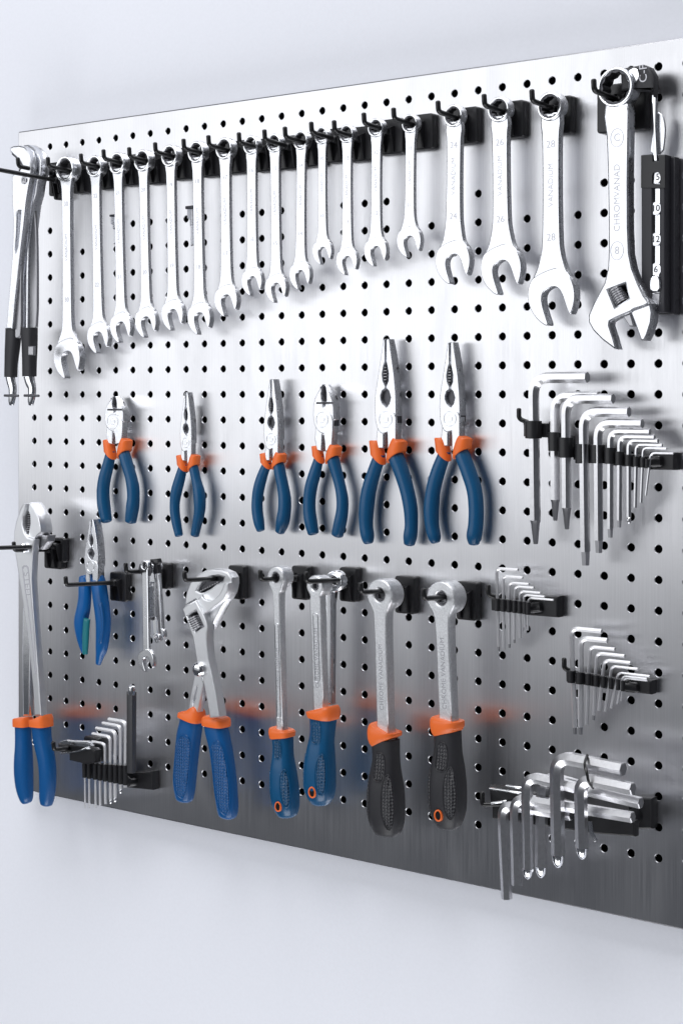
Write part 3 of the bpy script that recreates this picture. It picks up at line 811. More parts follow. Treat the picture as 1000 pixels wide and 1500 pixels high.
# ------------------------------------------------------------------ adjustable pliers
def adj_pliers():
    T = Thing('adjustable_pliers', 'chrome adjustable pliers with a wrench-like head and two textured royal blue handles', 'pliers')
    h = .045; q = lambda p: Z(240, 820, .16, p)
    B = q([(188, 430), (192, 360), (205, 290), (240, 205), (300, 140), (370, 100), (440, 85), (530, 92), (590, 118), (618, 165), (622, 220), (605, 300), (570, 370), (522, 440), (470, 540), (425, 640),
           (398, 565), (350, 470), (292, 372)])
    mouth = q([(300, 285), (318, 245), (360, 195), (420, 160), (500, 150), (545, 165), (535, 195), (480, 220), (430, 262), (370, 295), (330, 300)])
    T.add('jaw', pplate(B, h - .004, .012, [mouth], .0018), 'satin')
    T.add('jaw', pplate(q([(340, 325), (370, 362), (412, 376), (460, 362), (505, 318), (535, 262), (552, 215), (590, 215), (582, 290), (545, 365), (460, 430), (372, 505), (335, 440), (300, 372)]), h + .001, .012, (), .0012), 'satin')
    T.add('mouth_shade', pplate(q([(285, 300), (310, 225), (360, 180), (430, 145), (560, 140), (560, 200), (480, 240), (420, 290), (330, 315)]), h - .008, .004, (), .0004), 'darksteel')  # dark plate painting the shade seen through the mouth
    te = []
    for k in range(8):
        f = k / 7
        x, y = 322 + 150 * f, 300 - 78 * f
        te.append(pplate(q([(x, y), (x + 14, y - 24), (x + 22, y - 12)]), h - .003, .006, (), .0003))
    T.add('jaw_teeth', join(*te), 'grey_steel')
    A = q([(165, 452), (200, 418), (290, 370), (345, 470), (388, 560), (400, 625), (392, 680), (392, 760), (404, 900), (430, 1010), (470, 1200), (508, 1440), (418, 1452), (385, 1260), (345, 1060), (298, 1010), (296, 920), (262, 710), (215, 580)])
    T.add('body', pplate(A, h + .004, .011, [q([(214, 518), (292, 462), (362, 612), (288, 664)])], .0014), 'satin')
    T.add('knurl_recess_shade', pplate(q([(205, 512), (295, 452), (370, 615), (285, 674)]), h - .006, .001), 'shade_print')  # black plate for the shade inside the knurl window
    P0 = U(*q([(268, 530)])[0], h - .001); P1 = U(*q([(322, 640)])[0], h - .001)
    n = 18; P = [P0.lerp(P1, k / n) for k in range(n + 1)]
    r = [.0062 if k % 3 else .0048 for k in range(n + 1)]
    T.add('knurl', loft(P, r, r, 2, 16), 'grey_steel')
    T.add('arm', pplate(q([(282, 1045), (345, 1030), (362, 1150), (335, 1260), (305, 1412), (220, 1378), (248, 1200)]), h - .005, .009, [q([(290, 1170), (302, 1165), (282, 1290), (262, 1330), (256, 1300)])], .0014), 'satin')
    c = U(*q([(340, 1000)])[0], h + .002)
    T.add('bolt', loft([(c.x, c.y, c.z), (c.x, c.y - .005, c.z)], [.0068] * 2, [.0068] * 2, 2, 24, 0, .35, Vector((0, 0, 1))), 'bright')
    rail = [U(*p, h + .002) for p in q([(352, 1040), (392, 1200), (440, 1430)])]
    T.add('rail', tube(rail, .0016), 'bright')
    z = (230, 810, .3); hc = h - .010
    H1 = rows(*z, [(795, 112, 226), (830, 112, 222), (900, 97, 212), (1000, 88, 200), (1100, 80, 190), (1160, 84, 184), (1200, 92, 176)])
    H2 = rows(*z, [(838, 232, 342), (870, 236, 348), (950, 256, 365), (1050, 270, 380), (1150, 280, 390), (1240, 292, 395), (1280, 300, 388)])
    for H, C, G in ((H1, [(765, 130, 206), (776, 120, 222), (800, 113, 226), (812, 112, 224)], [(905, 118, 165), (1000, 108, 158), (1090, 98, 145), (1150, 100, 136)]),
                    (H2, [(800, 240, 336), (810, 232, 344), (832, 231, 346), (845, 233, 344)], [(970, 275, 318), (1050, 286, 332), (1150, 298, 344), (1215, 308, 346)])):
        k = T.add('handle', ploft(H, hc, .85, 2.6, 4, 0, .4), 'blue2')
        T.add('collar', ploft(rows(*z, C), hc, .85, 3.6, 2, .05, 0, grow=.0012), 'orange')
        a_, b_ = patch(H, hc, .85, 2.6, H[1][0] + 14, H[-1][0] - 2, 285, 42, .0006)
        T.add('grip_pad', a_, 'blue2pad', k); T.add('pad_rim', b_, 'blue2', k)
    T.done()
adj_pliers()
hook_tip(271, 850, .080, 'black peg hook passing through the jaws of the adjustable pliers', .020, .033)

# ------------------------------------------------------------------ ratchets
def ratchet(label, hc, hrx, neck, bot, sw, crow, hrow, blue, pad, padrow, hole=None, h=.045, hookhole=True, depth=.014, col2=None, recess=None, thumb=None, shaftm='cast'):
    T = Thing('ratchet', label, 'ratchet', 'ratchets with moulded grips')
    c = U(*hc, h); s = pxm(c)
    r = hrx / (s * math.cos(TH))
    n = U(*neck, h); b = U(*bot, h - .002)
    w = sw / (s * math.cos(TH)) / 2
    lean = math.atan2(b.x - c.x, c.z - b.z); ca, sa = math.cos(lean), math.sin(lean)
    def lw(x, z): return (c.x + x * ca - z * sa, c.z + x * sa + z * ca)
    ln = c.z - n.z; lb = c.z - b.z
    a0 = math.radians(-28)
    arc = [(r * math.cos(a), r * math.sin(a)) for a in [a0 + (math.pi - 2 * a0) * k / 28 for k in range(29)]]
    neckc = catmull([arc[-1], (-r * .62, -ln * .66), (-w * 1.10, -ln), (-w, -ln - (lb - ln) * .25)], 5)
    left = arc + neckc[1:] + [(-w, -lb - .008)]
    right = [(-x, z) for x, z in reversed(neckc[1:])]
    out = [lw(*p) for p in left + [(w, -lb - .008)] + right]
    head = plate(out, h, depth * .62, [[lw(*p) for p in circle(0, 0, r * .40, 20)]], .0016, 2)
    drum = plate([lw(*p) for p in circle(0, 0, r * .96, 36)], h - .0015, depth, [[lw(*p) for p in circle(0, 0, r * .40, 20)]], .0012, 2)
    T.add('body', join(head, drum), shaftm)
    T.add('drive_socket', plate([lw(*p) for p in circle(0, 0, r * .42, 24)], h - .003, .003, [[lw(x * r, z * r) for x, z in ((-.22, -.22), (.22, -.22), (.22, .22), (-.22, .22))]], .0004), 'darksteel')
    if recess:
        y0, y1, f = recess
        z0, z1 = -lb * y0, -lb * y1
        ww = w * f
        o = [lw(ww * math.cos(a), z0 + ww * math.sin(a)) for a in [math.pi * k / 8 for k in range(9)]] + [lw(-ww * math.cos(a), z1 - ww * math.sin(a)) for a in [math.pi * k / 8 for k in range(9)]]
        wi = ww * .72
        i = [lw(wi * math.cos(a), z0 + wi * math.sin(a)) for a in [math.pi * k / 8 for k in range(9)]] + [lw(-wi * math.cos(a), z1 - wi * math.sin(a)) for a in [math.pi * k / 8 for k in range(9)]]
        T.add('channel_rim', plate(o, h + .0005, .0008, [i], .0003), 'bright')
    T.add('stamped_word', text('CHROME VANADIUM', lw(0, -lb * .60), w * .9, h, lean + math.pi / 2), 'ink2')
    hh = h - .006
    g = T.add('handle', ploft(hrow, hh, .92, 2.7, 5, 0, .40), blue)
    T.add('collar', ploft(crow, hh, .92, 3.2, 3, .04, .10, grow=.0010), 'orange')
    ym = sum(y for y, _, _ in padrow) / len(padrow)
    hr = min(hrow, key=lambda q: abs(q[0] - ym))
    hw = (hr[2] - hr[1]) / 2 / pxm(U((hr[1] + hr[2]) / 2, ym, hh))
    a, b = patch(hrow, hh, .92, 2.7, padrow[0][0] - 4, padrow[-1][0] + 4, 307, 25, .0005)
    T.add('grip_pad', a, pad, g); T.add('pad_rim', b, blue, g)
    a, b = patch(hrow, hh, .92, 2.7, padrow[0][0] + 2, padrow[-1][0] + 2, 218, 20, .0005)
    T.add('side_pad', a, pad, g); T.add('pad_rim', b, blue, g)
    if thumb:
        a, b = patch(hrow, hh, .92, 2.7, thumb[0][0] - 3, thumb[-1][0] + 3, 272, 20, .0004)
        T.add('thumb_pad', a, pad, g); T.add('pad_rim', b, blue, g)
    if hole:
        x, y, rx, ry = hole
        p = U(x, y, hh + hw * .80)
        rr = ry / pxm(p)
        ring = plate([(p.x + rr * .80 * math.cos(a * math.pi / 14), p.z + rr * math.sin(a * math.pi / 14)) for a in range(28)], hh + hw * .97, .006,
                     [[(p.x + rr * .56 * math.cos(a * math.pi / 14), p.z + rr * .76 * math.sin(a * math.pi / 14)) for a in range(28)]], .0005)
        k = T.add('hanging_eye', ring, 'orange')
        T.add('eye_hole_shade', plate([(p.x + rr * .60 * math.cos(a * math.pi / 14), p.z + rr * .80 * math.sin(a * math.pi / 14)) for a in range(28)], hh + hw * .90, .003, (), .0002), 'shade_print', k)  # black disc painting the shade inside the eye
    T.done()
za = (370, 1020, .15); zb = (480, 820, .28)
ratchet('slim ratchet with a blue grip and orange hanging eye, left of the four', (403.3, 846), 12.8, (404, 874), (411, 1066), 10.5,
        rows(*za, [(318, 190, 384), (340, 178, 394), (370, 182, 394), (402, 192, 392)]),
        rows(*za, [(395, 192, 391), (500, 200, 393), (590, 196, 398), (700, 182, 418), (800, 178, 432), (900, 180, 446), (1000, 192, 451), (1090, 215, 450), (1150, 245, 435)]), 'blue', 'bluepad',
        rows(*za, [(720, 285, 345), (800, 272, 355), (900, 275, 362), (1000, 290, 362), (1050, 315, 355)]), (370 + .15 * 256, 1020 + .15 * 1078, 5, 7.5), recess=(.32, .92, .58), thumb=rows(*za, [(430, 225, 330), (500, 222, 318), (580, 230, 295)]))
ratchet('shorter ratchet with a blue grip and orange hanging eye, second of the four', (460.5, 859), 12.5, (462, 882), (468, 1034), 16,
        rows(*za, [(118, 560, 808), (140, 548, 828), (180, 552, 826), (212, 562, 815)]),
        rows(*za, [(205, 562, 815), (330, 566, 798), (430, 556, 790), (550, 532, 796), (700, 512, 802), (850, 510, 803), (930, 522, 798), (1000, 548, 778), (1030, 570, 760)]), 'blue', 'bluepad',
        rows(*za, [(560, 635, 695), (650, 618, 708), (750, 612, 712), (850, 618, 708), (920, 645, 690)]), (370 + .15 * 590, 1020 + .15 * 938, 6, 8.5), recess=(.25, .78, .50), thumb=rows(*za, [(240, 600, 740), (340, 598, 715), (430, 590, 680)]))
ratchet('long ratchet with a charcoal grip and no hanging eye, third of the four', (555, 872), 18.5, (558, 905), (562, 1072), 17.5,
        rows(*zb, [(884, 232, 366), (895, 222, 372), (930, 224, 372), (950, 240, 368)]),
        rows(*zb, [(940, 232, 371), (1040, 238, 373), (1120, 226, 382), (1200, 216, 394), (1300, 213, 398), (1370, 225, 395), (1420, 242, 382)]), 'blackgrip', 'blackpad',
        rows(*zb, [(1120, 290, 325), (1180, 278, 335), (1260, 277, 340), (1340, 285, 335), (1385, 300, 325)]), None, depth=.018, thumb=rows(*zb, [(1010, 250, 285), (1060, 242, 292), (1140, 240, 270)]))
ratchet('long ratchet with a charcoal grip and an orange hanging eye, rightmost of the four', (645, 877), 20, (650, 912), (654, 1060), 19,
        rows(*zb, [(832, 560, 690), (842, 550, 699), (880, 552, 698), (905, 566, 694)]),
        rows(*zb, [(892, 560, 693), (1000, 560, 698), (1080, 546, 710), (1180, 534, 719), (1290, 538, 719), (1350, 552, 708), (1385, 568, 695)]), 'blackgrip', 'blackpad',
        rows(*zb, [(1080, 618, 650), (1140, 605, 660), (1220, 603, 662), (1290, 610, 655), (1330, 625, 648)]), (480 + .28 * 583, 820 + .28 * 1338, 6, 8.8), depth=.018, thumb=rows(*zb, [(955, 580, 612), (1010, 570, 618), (1085, 568, 600)]))
hook_tip(382, 849, .064, 'black peg hook through the head of the slim blue ratchet', .020, .032)
hook_tip(449, 852, .068, 'black peg hook through the head of the shorter blue ratchet', .020, .032)
hook_tip(529, 868, .072, 'black peg hook through the head of the charcoal ratchet without an eye', .022, .034)
hook_tip(621, 877, .072, 'black peg hook through the head of the charcoal ratchet with an orange eye', .022, .034)
# second spanner bar hanging behind the shorter blue ratchet
T = Thing('spare_ratchet_bar', 'plain chrome ratchet bar hanging behind the shorter blue ratchet', 'ratchet')
hh = .026
c = U(488, 852, hh)
T.add('head', plate(circle(c.x, c.z, .0100, 30), hh, .010, [circle(c.x, c.z, .0045, 18)], .0014, 2), 'bright')
T.add('shaft', pplate(Z(370, 820, .16, [(668, 260), (742, 255), (722, 420), (716, 1330), (672, 1330), (664, 420)]), hh, .008, (), .0016), 'bright')
T.done()

# ------------------------------------------------------------------ mini wrenches on one hook
def mini(rc, rpx, hc, hw, sw, label, h, lean_word):
    t = Thing('mini_wrench', label, 'wrench', 'mini wrenches on one hook')
    R0 = U(*rc, h); H0 = U(*hc, h); s = pxm(R0)
    RR = rpx / s; HR = hw / 2 / (s * math.cos(TH)); SW = sw / 2 / (s * math.cos(TH))
    ang = math.atan2(H0.x - R0.x, R0.z - H0.z); L = (H0 - R0).length
    ca, sa = math.cos(ang), math.sin(ang)
    lw = lambda p: (R0.x + p[0] * ca - p[1] * sa, R0.z + p[0] * sa + p[1] * ca)
    ra = math.radians(20); hd = [lw(((x * math.cos(ra) - z * math.sin(ra)) * HR, -L + (x * math.sin(ra) + z * math.cos(ra)) * HR)) for x, z in HEAD]
    ring = plate([lw(p) for p in circle(0, 0, RR, 28)], h, .006, [[lw(p) for p in bihex(0, 0, RR * .6)]], .0008)
    sh = plate([lw(p) for p in ((-SW, -RR * .6), (-SW, -L + HR * .9), (-HR * .7, -L + HR * .4), (HR * .7, -L + HR * .4), (SW, -L + HR * .9), (SW, -RR * .6))], h - .0005, .004, (), .0008)
    t.add('body', join(ring, sh, plate(chaikin(hd, 1), h, .005, (), .0006)), 'bright')
    t.add('stamped_word', text(lean_word, lw((0, -L * .45)), SW * 1.1, h - .0004, ang + math.pi / 2), 'ink')
    t.done()
mini((211, 829), 8, (213, 966), 25, 9, 'longest mini wrench on the small hook, open jaw at its foot', .042, 'VANADIUM')
mini((221, 833), 7, (228, 934), 11, 9, 'middle mini wrench hanging second on the small hook', .030, 'VANAD')
mini((228, 831), 7, (234, 928), 13, 8, 'mini wrench closest to the board on the small hook', .020, 'VANAD')
T = Thing('small_key_plate', 'flat chrome plate hanging between the mini wrenches on the small hook', 'key')
T.add('plate', pplate(Z(80, 740, .2, [(684, 560), (738, 560), (738, 820), (724, 835), (696, 835), (684, 820)]), .036, .0025, [Z(80, 740, .2, [(700, 575), (722, 575), (722, 592), (700, 592)])], .0005), 'chrome')
T.add('rivet', loft([U(81 + 143, 740 + 166, .034), U(81 + 143, 740 + 166, .0375)], [.0022] * 2, [.0022] * 2, 2, 12, 0, .3, Vector((0, 0, 1))), 'darksteel')
T.done()
T = Thing('spring_clip', 'small black spring clip at the top of the mini wrench hook', 'clip')
T.add('lever', pplate(Z(80, 740, .2, [(697, 398), (750, 392), (760, 420), (748, 440), (762, 500), (720, 505), (722, 440), (700, 415)]), .034, .006, (), .0008), 'black')
T.add('jaw', pplate(Z(80, 740, .2, [(622, 430), (690, 440), (705, 470), (690, 520), (640, 520), (612, 470)]), .040, .003, [Z(80, 740, .2, [(640, 448), (672, 455), (672, 490), (645, 490)])], .0006), 'darksteel')
T.done()
hook_tip(185, 838, .056, 'small black peg hook bundling the mini wrenches', .022, .026)

# ------------------------------------------------------------------ hex keys and their holders
def hexkey(label, group, xv, yt, xe, yb, dpx, h, xb=None, ye=None, tip='flat', seg=6, name='hex_key', rot=math.pi / 6, mt='hexs', grow=1.30):
    """Long leg from (xb, yb) up to (xv, yt), short arm to (xe, ye): the picture points of its axis."""
    T = Thing(name, label, 'hex key', group)
    A = U(xv, yt, h)
    s = pxm(A); r = dpx * grow / 2 / s
    E = U(xe, yt if ye is None else ye, h)
    if ye is None:
        E = Vector((E.x, -h, A.z))
    B = U(xv if xb is None else xb, yb, h)
    bend = max(r * 3.2, .004)
    P = fillet([B, A, E], bend, 7)
    T.add('shaft', loft(P, [r] * len(P), [r * 1.0] * len(P), 2, seg, 0, 0, Vector((0, 1, 0)), rot, 25), mt)
    dn = (B - A).normalized()
    if tip == 'ball':
        Q = [B, B + dn * r * .5, B + dn * r * 1.0, B + dn * r * 1.8, B + dn * r * 2.5]
        T.add('ball_end', loft(Q, [r * .9, r * .62, r * .85, r * .9, r * .5], [r * .9, r * .62, r * .85, r * .9, r * .5], 2, 12), 'hexm')
    elif tip == 'taper':
        Q = [B, B + dn * r * .6, B + dn * r * 4.2]
        T.add('tip', loft(Q, [r * .98, r * .80, r * .42], [r * .98, r * .80, r * .42], 2, 8), 'grey_steel')
    elif tip == 'stub':
        Q = [B, B + dn * r * 2.6]
        T.add('tip', loft(Q, [r * .94, r * .78], [r * .94, r * .78], 2, 6), 'grey_steel')
    T.done()

def holder(label, tops, bots, keys, plate_px, tip_px, h, dark='black', bar_t=.006, clips=None, L=None):
    """Moulded key holder: a bar parallel to the board with one socket per key, ending in a block on the board."""
    T = Thing('key_holder', label, 'holder', 'black hex key holders')
    T.add('bar', pplate(tops + bots[::-1], h - .003, bar_t, (), .001), dark)
    T.add('backplate', pplate(plate_px, .011, .011, (), .0015), dark)
    # the stem that joins the bar to the block
    cx = sum(p[0] for p in plate_px) / 4; cy = sum(p[1] for p in plate_px) / 4
    a = U(cx, cy, .006)
    right = tops[-1]
    b = U(right[0] - 2, (tops[-1][1] + bots[-1][1]) / 2, h - .006)
    T.add('stem', loft([a, Vector((a.x, b.y, a.z)).lerp(a, .2), b], [.0045] * 3, [.0045] * 3, 3, 12, 0, 0, Vector((0, .3, 1))), dark)
    for (x, yt, yb, d) in clips or []:
        c0 = U(x, yt, h + .003); c1 = U(x, yb, h + .003); r = d / 2 / pxm(c0)
        T.add('socket', loft([c0, c1], [r] * 2, [r] * 2, 2.6, 18, .06, .06), dark)
    if tip_px:
        tx, ty, bx, by = tip_px
        t0 = U(bx, by, h - .002); t1 = U(tx, ty + 6, h + .004); t2 = U(tx, ty, h + .004)
        t2 = Vector((t1.x, t1.y, t1.z + .008))
        T.add('hooked_end', tube(fillet([t0, t1, t2], .003), .0021), 'rod')
    T.done()

# H1: large set, upper right
z6 = (720, 520, .28)
def zz(x, y, z=z6): return (z[0] + x * z[2], z[1] + y * z[2])
K1 = [(218, 118, 500, 865, 50, .024, 228, 'taper', 7), (330, 215, 560, 757, 44, .019, 332, 'taper', 7), (388, 228, 635, 800, 45, .026, 392, 'taper', 7), (480, 296, 718, 1030, 46, .027, 490, 'stub', 6), (555, 356, 788, 970, 42, .027, 560, 'stub', 6),
      (620, 400, 828, 910, 29, .026, 620, 'stub', 6), (670, 428, 852, 865, 24, .025, 667, 'stub', 6), (717, 448, 870, 848, 22, .024, 717, 'ball', 6), (757, 470, 892, 798, 16, .023, 750, 'flat', 6), (793, 486, 915, 772, 13, .022, 780, 'flat', 6), (832, 512, 950, 735, 10, .022, 806, 'flat', 6)]
ROT1 = 10
szn = ['largest', 'second largest, partly hidden,', 'third largest', 'fourth largest', 'fifth largest', 'sixth', 'seventh', 'eighth', 'ninth', 'tenth', 'smallest']
for k, (x, y, xe, yb, d, h, xb, tip, sg) in enumerate(K1):
    p = zz(x, y); e = zz(xe, y); b = zz(xb, yb)
    hexkey('%s L-shaped key in the big holder at the upper right' % szn[k], 'keys in the big upper right holder', p[0], p[1], e[0], b[1], d * .28, h, xb=b[0], tip=tip, rot=math.radians(ROT1), mt='hexm', grow=1.18)
holder('big black key holder at the upper right with eleven L-shaped keys', [zz(165, 352), zz(290, 358), zz(292, 412), zz(420, 424), zz(424, 478), zz(600, 488), zz(604, 505), zz(830, 530)], [zz(165, 425), zz(290, 432), zz(292, 490), zz(420, 500), zz(424, 548), zz(600, 556), zz(604, 575), zz(830, 595)], None,
       [zz(822, 508), zz(955, 512), zz(955, 602), zz(822, 600)], (*zz(142, 312), *zz(240, 372)), .022,
       clips=[(*zz(218, 345), zz(0, 435)[1], 23), (*zz(331, 405), zz(0, 500)[1], 19), (*zz(388, 432), zz(0, 535)[1], 21), (*zz(478, 465), zz(0, 565)[1], 22), (*zz(555, 470), zz(0, 565)[1], 20),
              (*zz(619, 485), zz(0, 568)[1], 16), (*zz(669, 505), zz(0, 575)[1], 13), (*zz(718, 522), zz(0, 580)[1], 12), (*zz(756, 532), zz(0, 582)[1], 10), (*zz(790, 538), zz(0, 588)[1], 8), (*zz(812, 545), zz(0, 588)[1], 6)])
# H2 and H3: small sets
zs = (700, 820, .3)
K2 = [(90, 42, 195, 425, 12, 100, 'stub'), (122, 80, 218, 440, 11, 126, 'flat'), (152, 112, 248, 412, 11, 153, 'stub'), (180, 130, 272, 390, 10, 177, 'stub'), (204, 154, 305, 382, 10, 205, 'flat'), (223, 172, 325, 358, 9, 232, 'flat'), (246, 186, 368, 345, 8, 242, 'flat')]
o7 = ['longest', 'second', 'third', 'fourth', 'fifth', 'sixth', 'seventh', 'eighth', 'shortest', 'last']
for k, (x, y, xe, yb, d, xb, tip) in enumerate(K2):
    p = zz(x, y, zs); e = zz(xe, y, zs); b = zz(xb, yb, zs)
    hexkey('%s thin key from the left in the small holder right of the ratchets' % o7[k], 'thin keys in the small holder beside the ratchets', p[0], p[1], e[0], b[1], d * .3, .020, xb=b[0], tip=tip)
holder('small black holder of thin L-shaped keys right of the ratchets', [zz(62, 190, zs), zz(150, 196, zs), zz(250, 208, zs)], [zz(64, 248, zs), zz(150, 256, zs), zz(250, 268, zs)], None,
       [zz(245, 180, zs), zz(388, 180, zs), zz(388, 283, zs), zz(245, 272, zs)], (*zz(50, 152, zs), *zz(100, 186, zs)), .019, bar_t=.005,
       clips=[(*zz(x, 190 + i * 3, zs), zz(0, 250 + i * 3, zs)[1], 7) for i, x in enumerate((94, 124, 152, 179, 204, 228, 244))])
K3 = [(455, 335, 604, 820, 19, 472, 'stub'), (502, 382, 632, 818, 21, 500, 'stub'), (546, 425, 668, 805, 14, 530, 'flat'), (580, 456, 716, 760, 14, 565, 'stub'), (617, 490, 745, 738, 14, 590, 'flat'), (652, 520, 780, 742, 11, 620, 'flat'), (684, 552, 838, 725, 10, 648, 'flat'), (706, 568, 824, 705, 9, 678, 'flat'), (712, 578, 826, 690, 7, 698, 'flat')]
for k, (x, y, xe, yb, d, xb, tip) in enumerate(K3):
    p = zz(x, y, zs); e = zz(xe, y, zs); b = zz(xb, yb, zs)
    hexkey('%s L-shaped key from the left in the medium holder at the right edge' % (o7[k] if k < 8 else 'shortest'), 'keys in the medium holder at the right', p[0], p[1], e[0], b[1], d * .3, .022 - .0006 * k, xb=b[0], tip=tip)
holder('medium black holder with nine L-shaped keys at the right, above the big bundle', [zz(427, 540, zs), zz(560, 560, zs), zz(730, 592, zs)], [zz(429, 596, zs), zz(560, 620, zs), zz(730, 648, zs)], None,
       [zz(715, 582, zs), zz(845, 592, zs), zz(842, 660, zs), zz(715, 645, zs)], (*zz(420, 512, zs), *zz(470, 548, zs)), .020, bar_t=.006,
       clips=[(*zz(x, 542 + i * 7, zs), zz(0, 600 + i * 6, zs)[1], w) for i, (x, w) in enumerate(((455, 11), (498, 12), (540, 10), (578, 9), (614, 8), (650, 7), (684, 6), (706, 5)))])
# H4: lower left set, arms pointing left
zl = (60, 980, .2)
K4 = [(622, 390, 497, 868, 22, 617, 'flat'), (583, 420, 452, 880, 20, 583, 'ball'), (547, 460, 405, 940, 22, 543, 'ball'), (508, 499, 378, 955, 20, 510, 'ball'), (468, 550, 375, 990, 17, 473, 'flat'),
      (430, 588, 330, 1000, 15, 434, 'flat'), (398, 618, 300, 1018, 13, 400, 'flat'), (352, 657, 258, 1020, 12, 354, 'flat'), (320, 682, 292, 1020, 10, 324, 'flat')]
for k, (x, y, xe, yb, d, xb, tip) in enumerate(K4):
    p = zz(x, y, zl); e = zz(xe, y, zl); b = zz(xb, yb, zl)
    hexkey('%s key from the right with arm pointing left, lower left holder' % (['first and thickest'] + ['second', 'third', 'fourth', 'fifth', 'sixth', 'seventh', 'eighth', 'ninth and thinnest'])[k], 'keys in the lower left holder',
           p[0], p[1], e[0], b[1], d * .2, .030, xb=b[0], tip=tip)
holder('black holder of left-facing L-shaped keys at the lower left', [zz(297, 690, zl), zz(420, 695, zl), zz(600, 706, zl)], [zz(300, 792, zl), zz(430, 815, zl), zz(600, 850, zl)], None,
       [zz(612, 765, zl), zz(812, 755, zl), zz(815, 890, zl), zz(615, 870, zl)], None, .028, bar_t=.006,
       clips=[(*zz(x, 692 + i * 2, zl), zz(0, 795 + i * 7, zl)[1], 6.5) for i, x in enumerate((320, 353, 398, 432, 470, 509, 546, 583, 618))])
# star driver stick standing above it
T = Thing('driver_bar', 'dark steel driver bar standing upright beside the lower left key holder', 'driver bar')
T.add('bar', ploft([(y, a, b) for y, a, b in rows(*zl, [(165, 634, 694), (400, 634, 692), (760, 634, 690)])], .030, .8, 6, 2, 0, 0), 'barsteel')
T.add('tip', ploft(rows(*zl, [(128, 640, 690), (160, 636, 692), (190, 638, 688)]), .032, .85, 2.2, 3, .2, .1), 'bright')
T.done()
# folding key set lying on a hook at the far lower left
T = Thing('folding_key_set', 'folded set of flat silver keys on the black hook beside the lower left holder', 'key set')
for pts, hh, m in (([(135, 535), (190, 520), (340, 540), (375, 565), (330, 575), (150, 550)], .046, 'bright'), ([(188, 525), (340, 530), (372, 545), (350, 556), (200, 540)], .050, 'chrome'),
                   ([(140, 615), (270, 598), (330, 575), (345, 590), (265, 612), (145, 628)], .044, 'bright')):
    T.add('blade', pplate(Z(*zl, pts), hh, .004, (), .0006), m)
T.add('case', pplate(Z(*zl, [(120, 545), (330, 570), (395, 600), (390, 690), (330, 700), (205, 672), (205, 625), (130, 610)]), .040, .010, (), .0015), 'black')
T.done()
hook_tip(79, 1099, .060, 'black peg hook with the folded key set at the lower left', .022, .026)
# H5: bundle of big hex keys, lower right
z9 = (690, 1070, .31)
def big(label, xv, yt, xb, yb, d, h, xe, ye, ball=True):
    p = zz(xv, yt, z9); b = zz(xb, yb, z9); e = zz(xe, ye, z9)
    T = Thing('large_hex_key', label, 'hex key', 'big hex keys in the banded bundle')
    A = U(*p, h); r = d * .31 * 1.2 / 2 / pxm(A)
    E = U(*e, h); Bq = U(*b, h)
    P = fillet([Bq, A, E], r * 2.6, 8)
    T.add('shaft', loft(P, [r] * len(P), [r] * len(P), 2, 6, 0, 0, Vector((0, 1, 0)), math.pi / 6, 25), 'hexm')
    if ball:
        dn = (Bq - A).normalized()
        Q = [Bq + dn * r * k for k in (0, .3, .9, 1.4, 1.75)]
        T.add('rounded_tip', loft(Q, [r * .97, r * .93, r * .80, r * .55, r * .22], [r * .97, r * .93, r * .80, r * .55, r * .22], 2, 16), 'bright')
    d2 = (E - A).normalized()
    T.add('end_chamfer', loft([E, E + d2 * r * .14], [r * .99, r * .86], [r * .99, r * .86], 2, 6, 0, 0, Vector((0, 1, 0)), math.pi / 6, 10), 'grey_steel')
    T.done()
big('leftmost hex key of the big bundle, longest leg reaching below the board', 147, 350, 168, 797, 44, .050, 470, 402, False)
big('second leg from the left in the big bundle, plain end', 206, 318, 216, 733, 44, .054, 762, 412, False)
big('third leg from the left in the big bundle, rounded tip', 262, 215, 267, 655, 46, .056, 800, 344)
big('fourth leg from the left in the big bundle, rounded tip', 337, 215, 330, 645, 50, .046, 640, 300)
big('thickest hex key of the big bundle, arm along the top', 402, 122, 410, 590, 56, .062, 716, 186)
big('rightmost and shortest leg of the big bundle, rounded tip', 514, 225, 523, 555, 52, .070, 762, 277)
T = Thing('rubber_band', 'black rubber band looped around two arms of the big hex key bundle', 'band')
cs = [U(*zz(x, y, z9), hq) for x, y, hq in ((548, 118, .064), (536, 160, .074), (545, 200, .078), (556, 245, .078), (575, 272, .070))]
T.add('loop', loft([Vector(p) for p in catmull([tuple(c) for c in cs], 5)], [.0012] * 21, [.0012] * 21, 2, 8, 0, 0, Vector((1, 0, 0))), 'rod')
T.done()
T = Thing('key_tray', 'long black key tray on the board under the big hex key bundle', 'holder')
T.add('bar', pplate(Z(*z9, [(85, 262), (160, 268), (420, 330), (770, 430), (772, 505), (600, 492), (380, 462), (97, 418), (97, 360), (88, 340)]), .040, .008, (), .0015), 'black')
T.add('backplate', pplate(Z(*z9, [(740, 318), (852, 322), (852, 468), (740, 470)]), .011, .011, (), .0015), 'black')
T.add('stem', loft([U(*zz(790, 400, z9), .006), U(*zz(700, 440, z9), .036)], [.006] * 2, [.006] * 2, 3, 12), 'black')
T.add('hooked_end', tube(fillet([U(*zz(160, 350, z9), .040), U(*zz(52, 352, z9), .046), U(*zz(52, 352, z9), .046) + Vector((0, 0, .010))], .003), .0021), 'rod')
for a, b in (((88, 275), (250, 300)), ((165, 262), (250, 275)), ((95, 345), (165, 335))):
    T.add('wire', tube([U(*zz(*a, z9), .048), U(*zz(*b, z9), .046)], .0011), 'bright')
T.done()
T = Thing('small_loose_key', 'tiny silver key poking out below the rightmost leg of the big bundle', 'hex key')
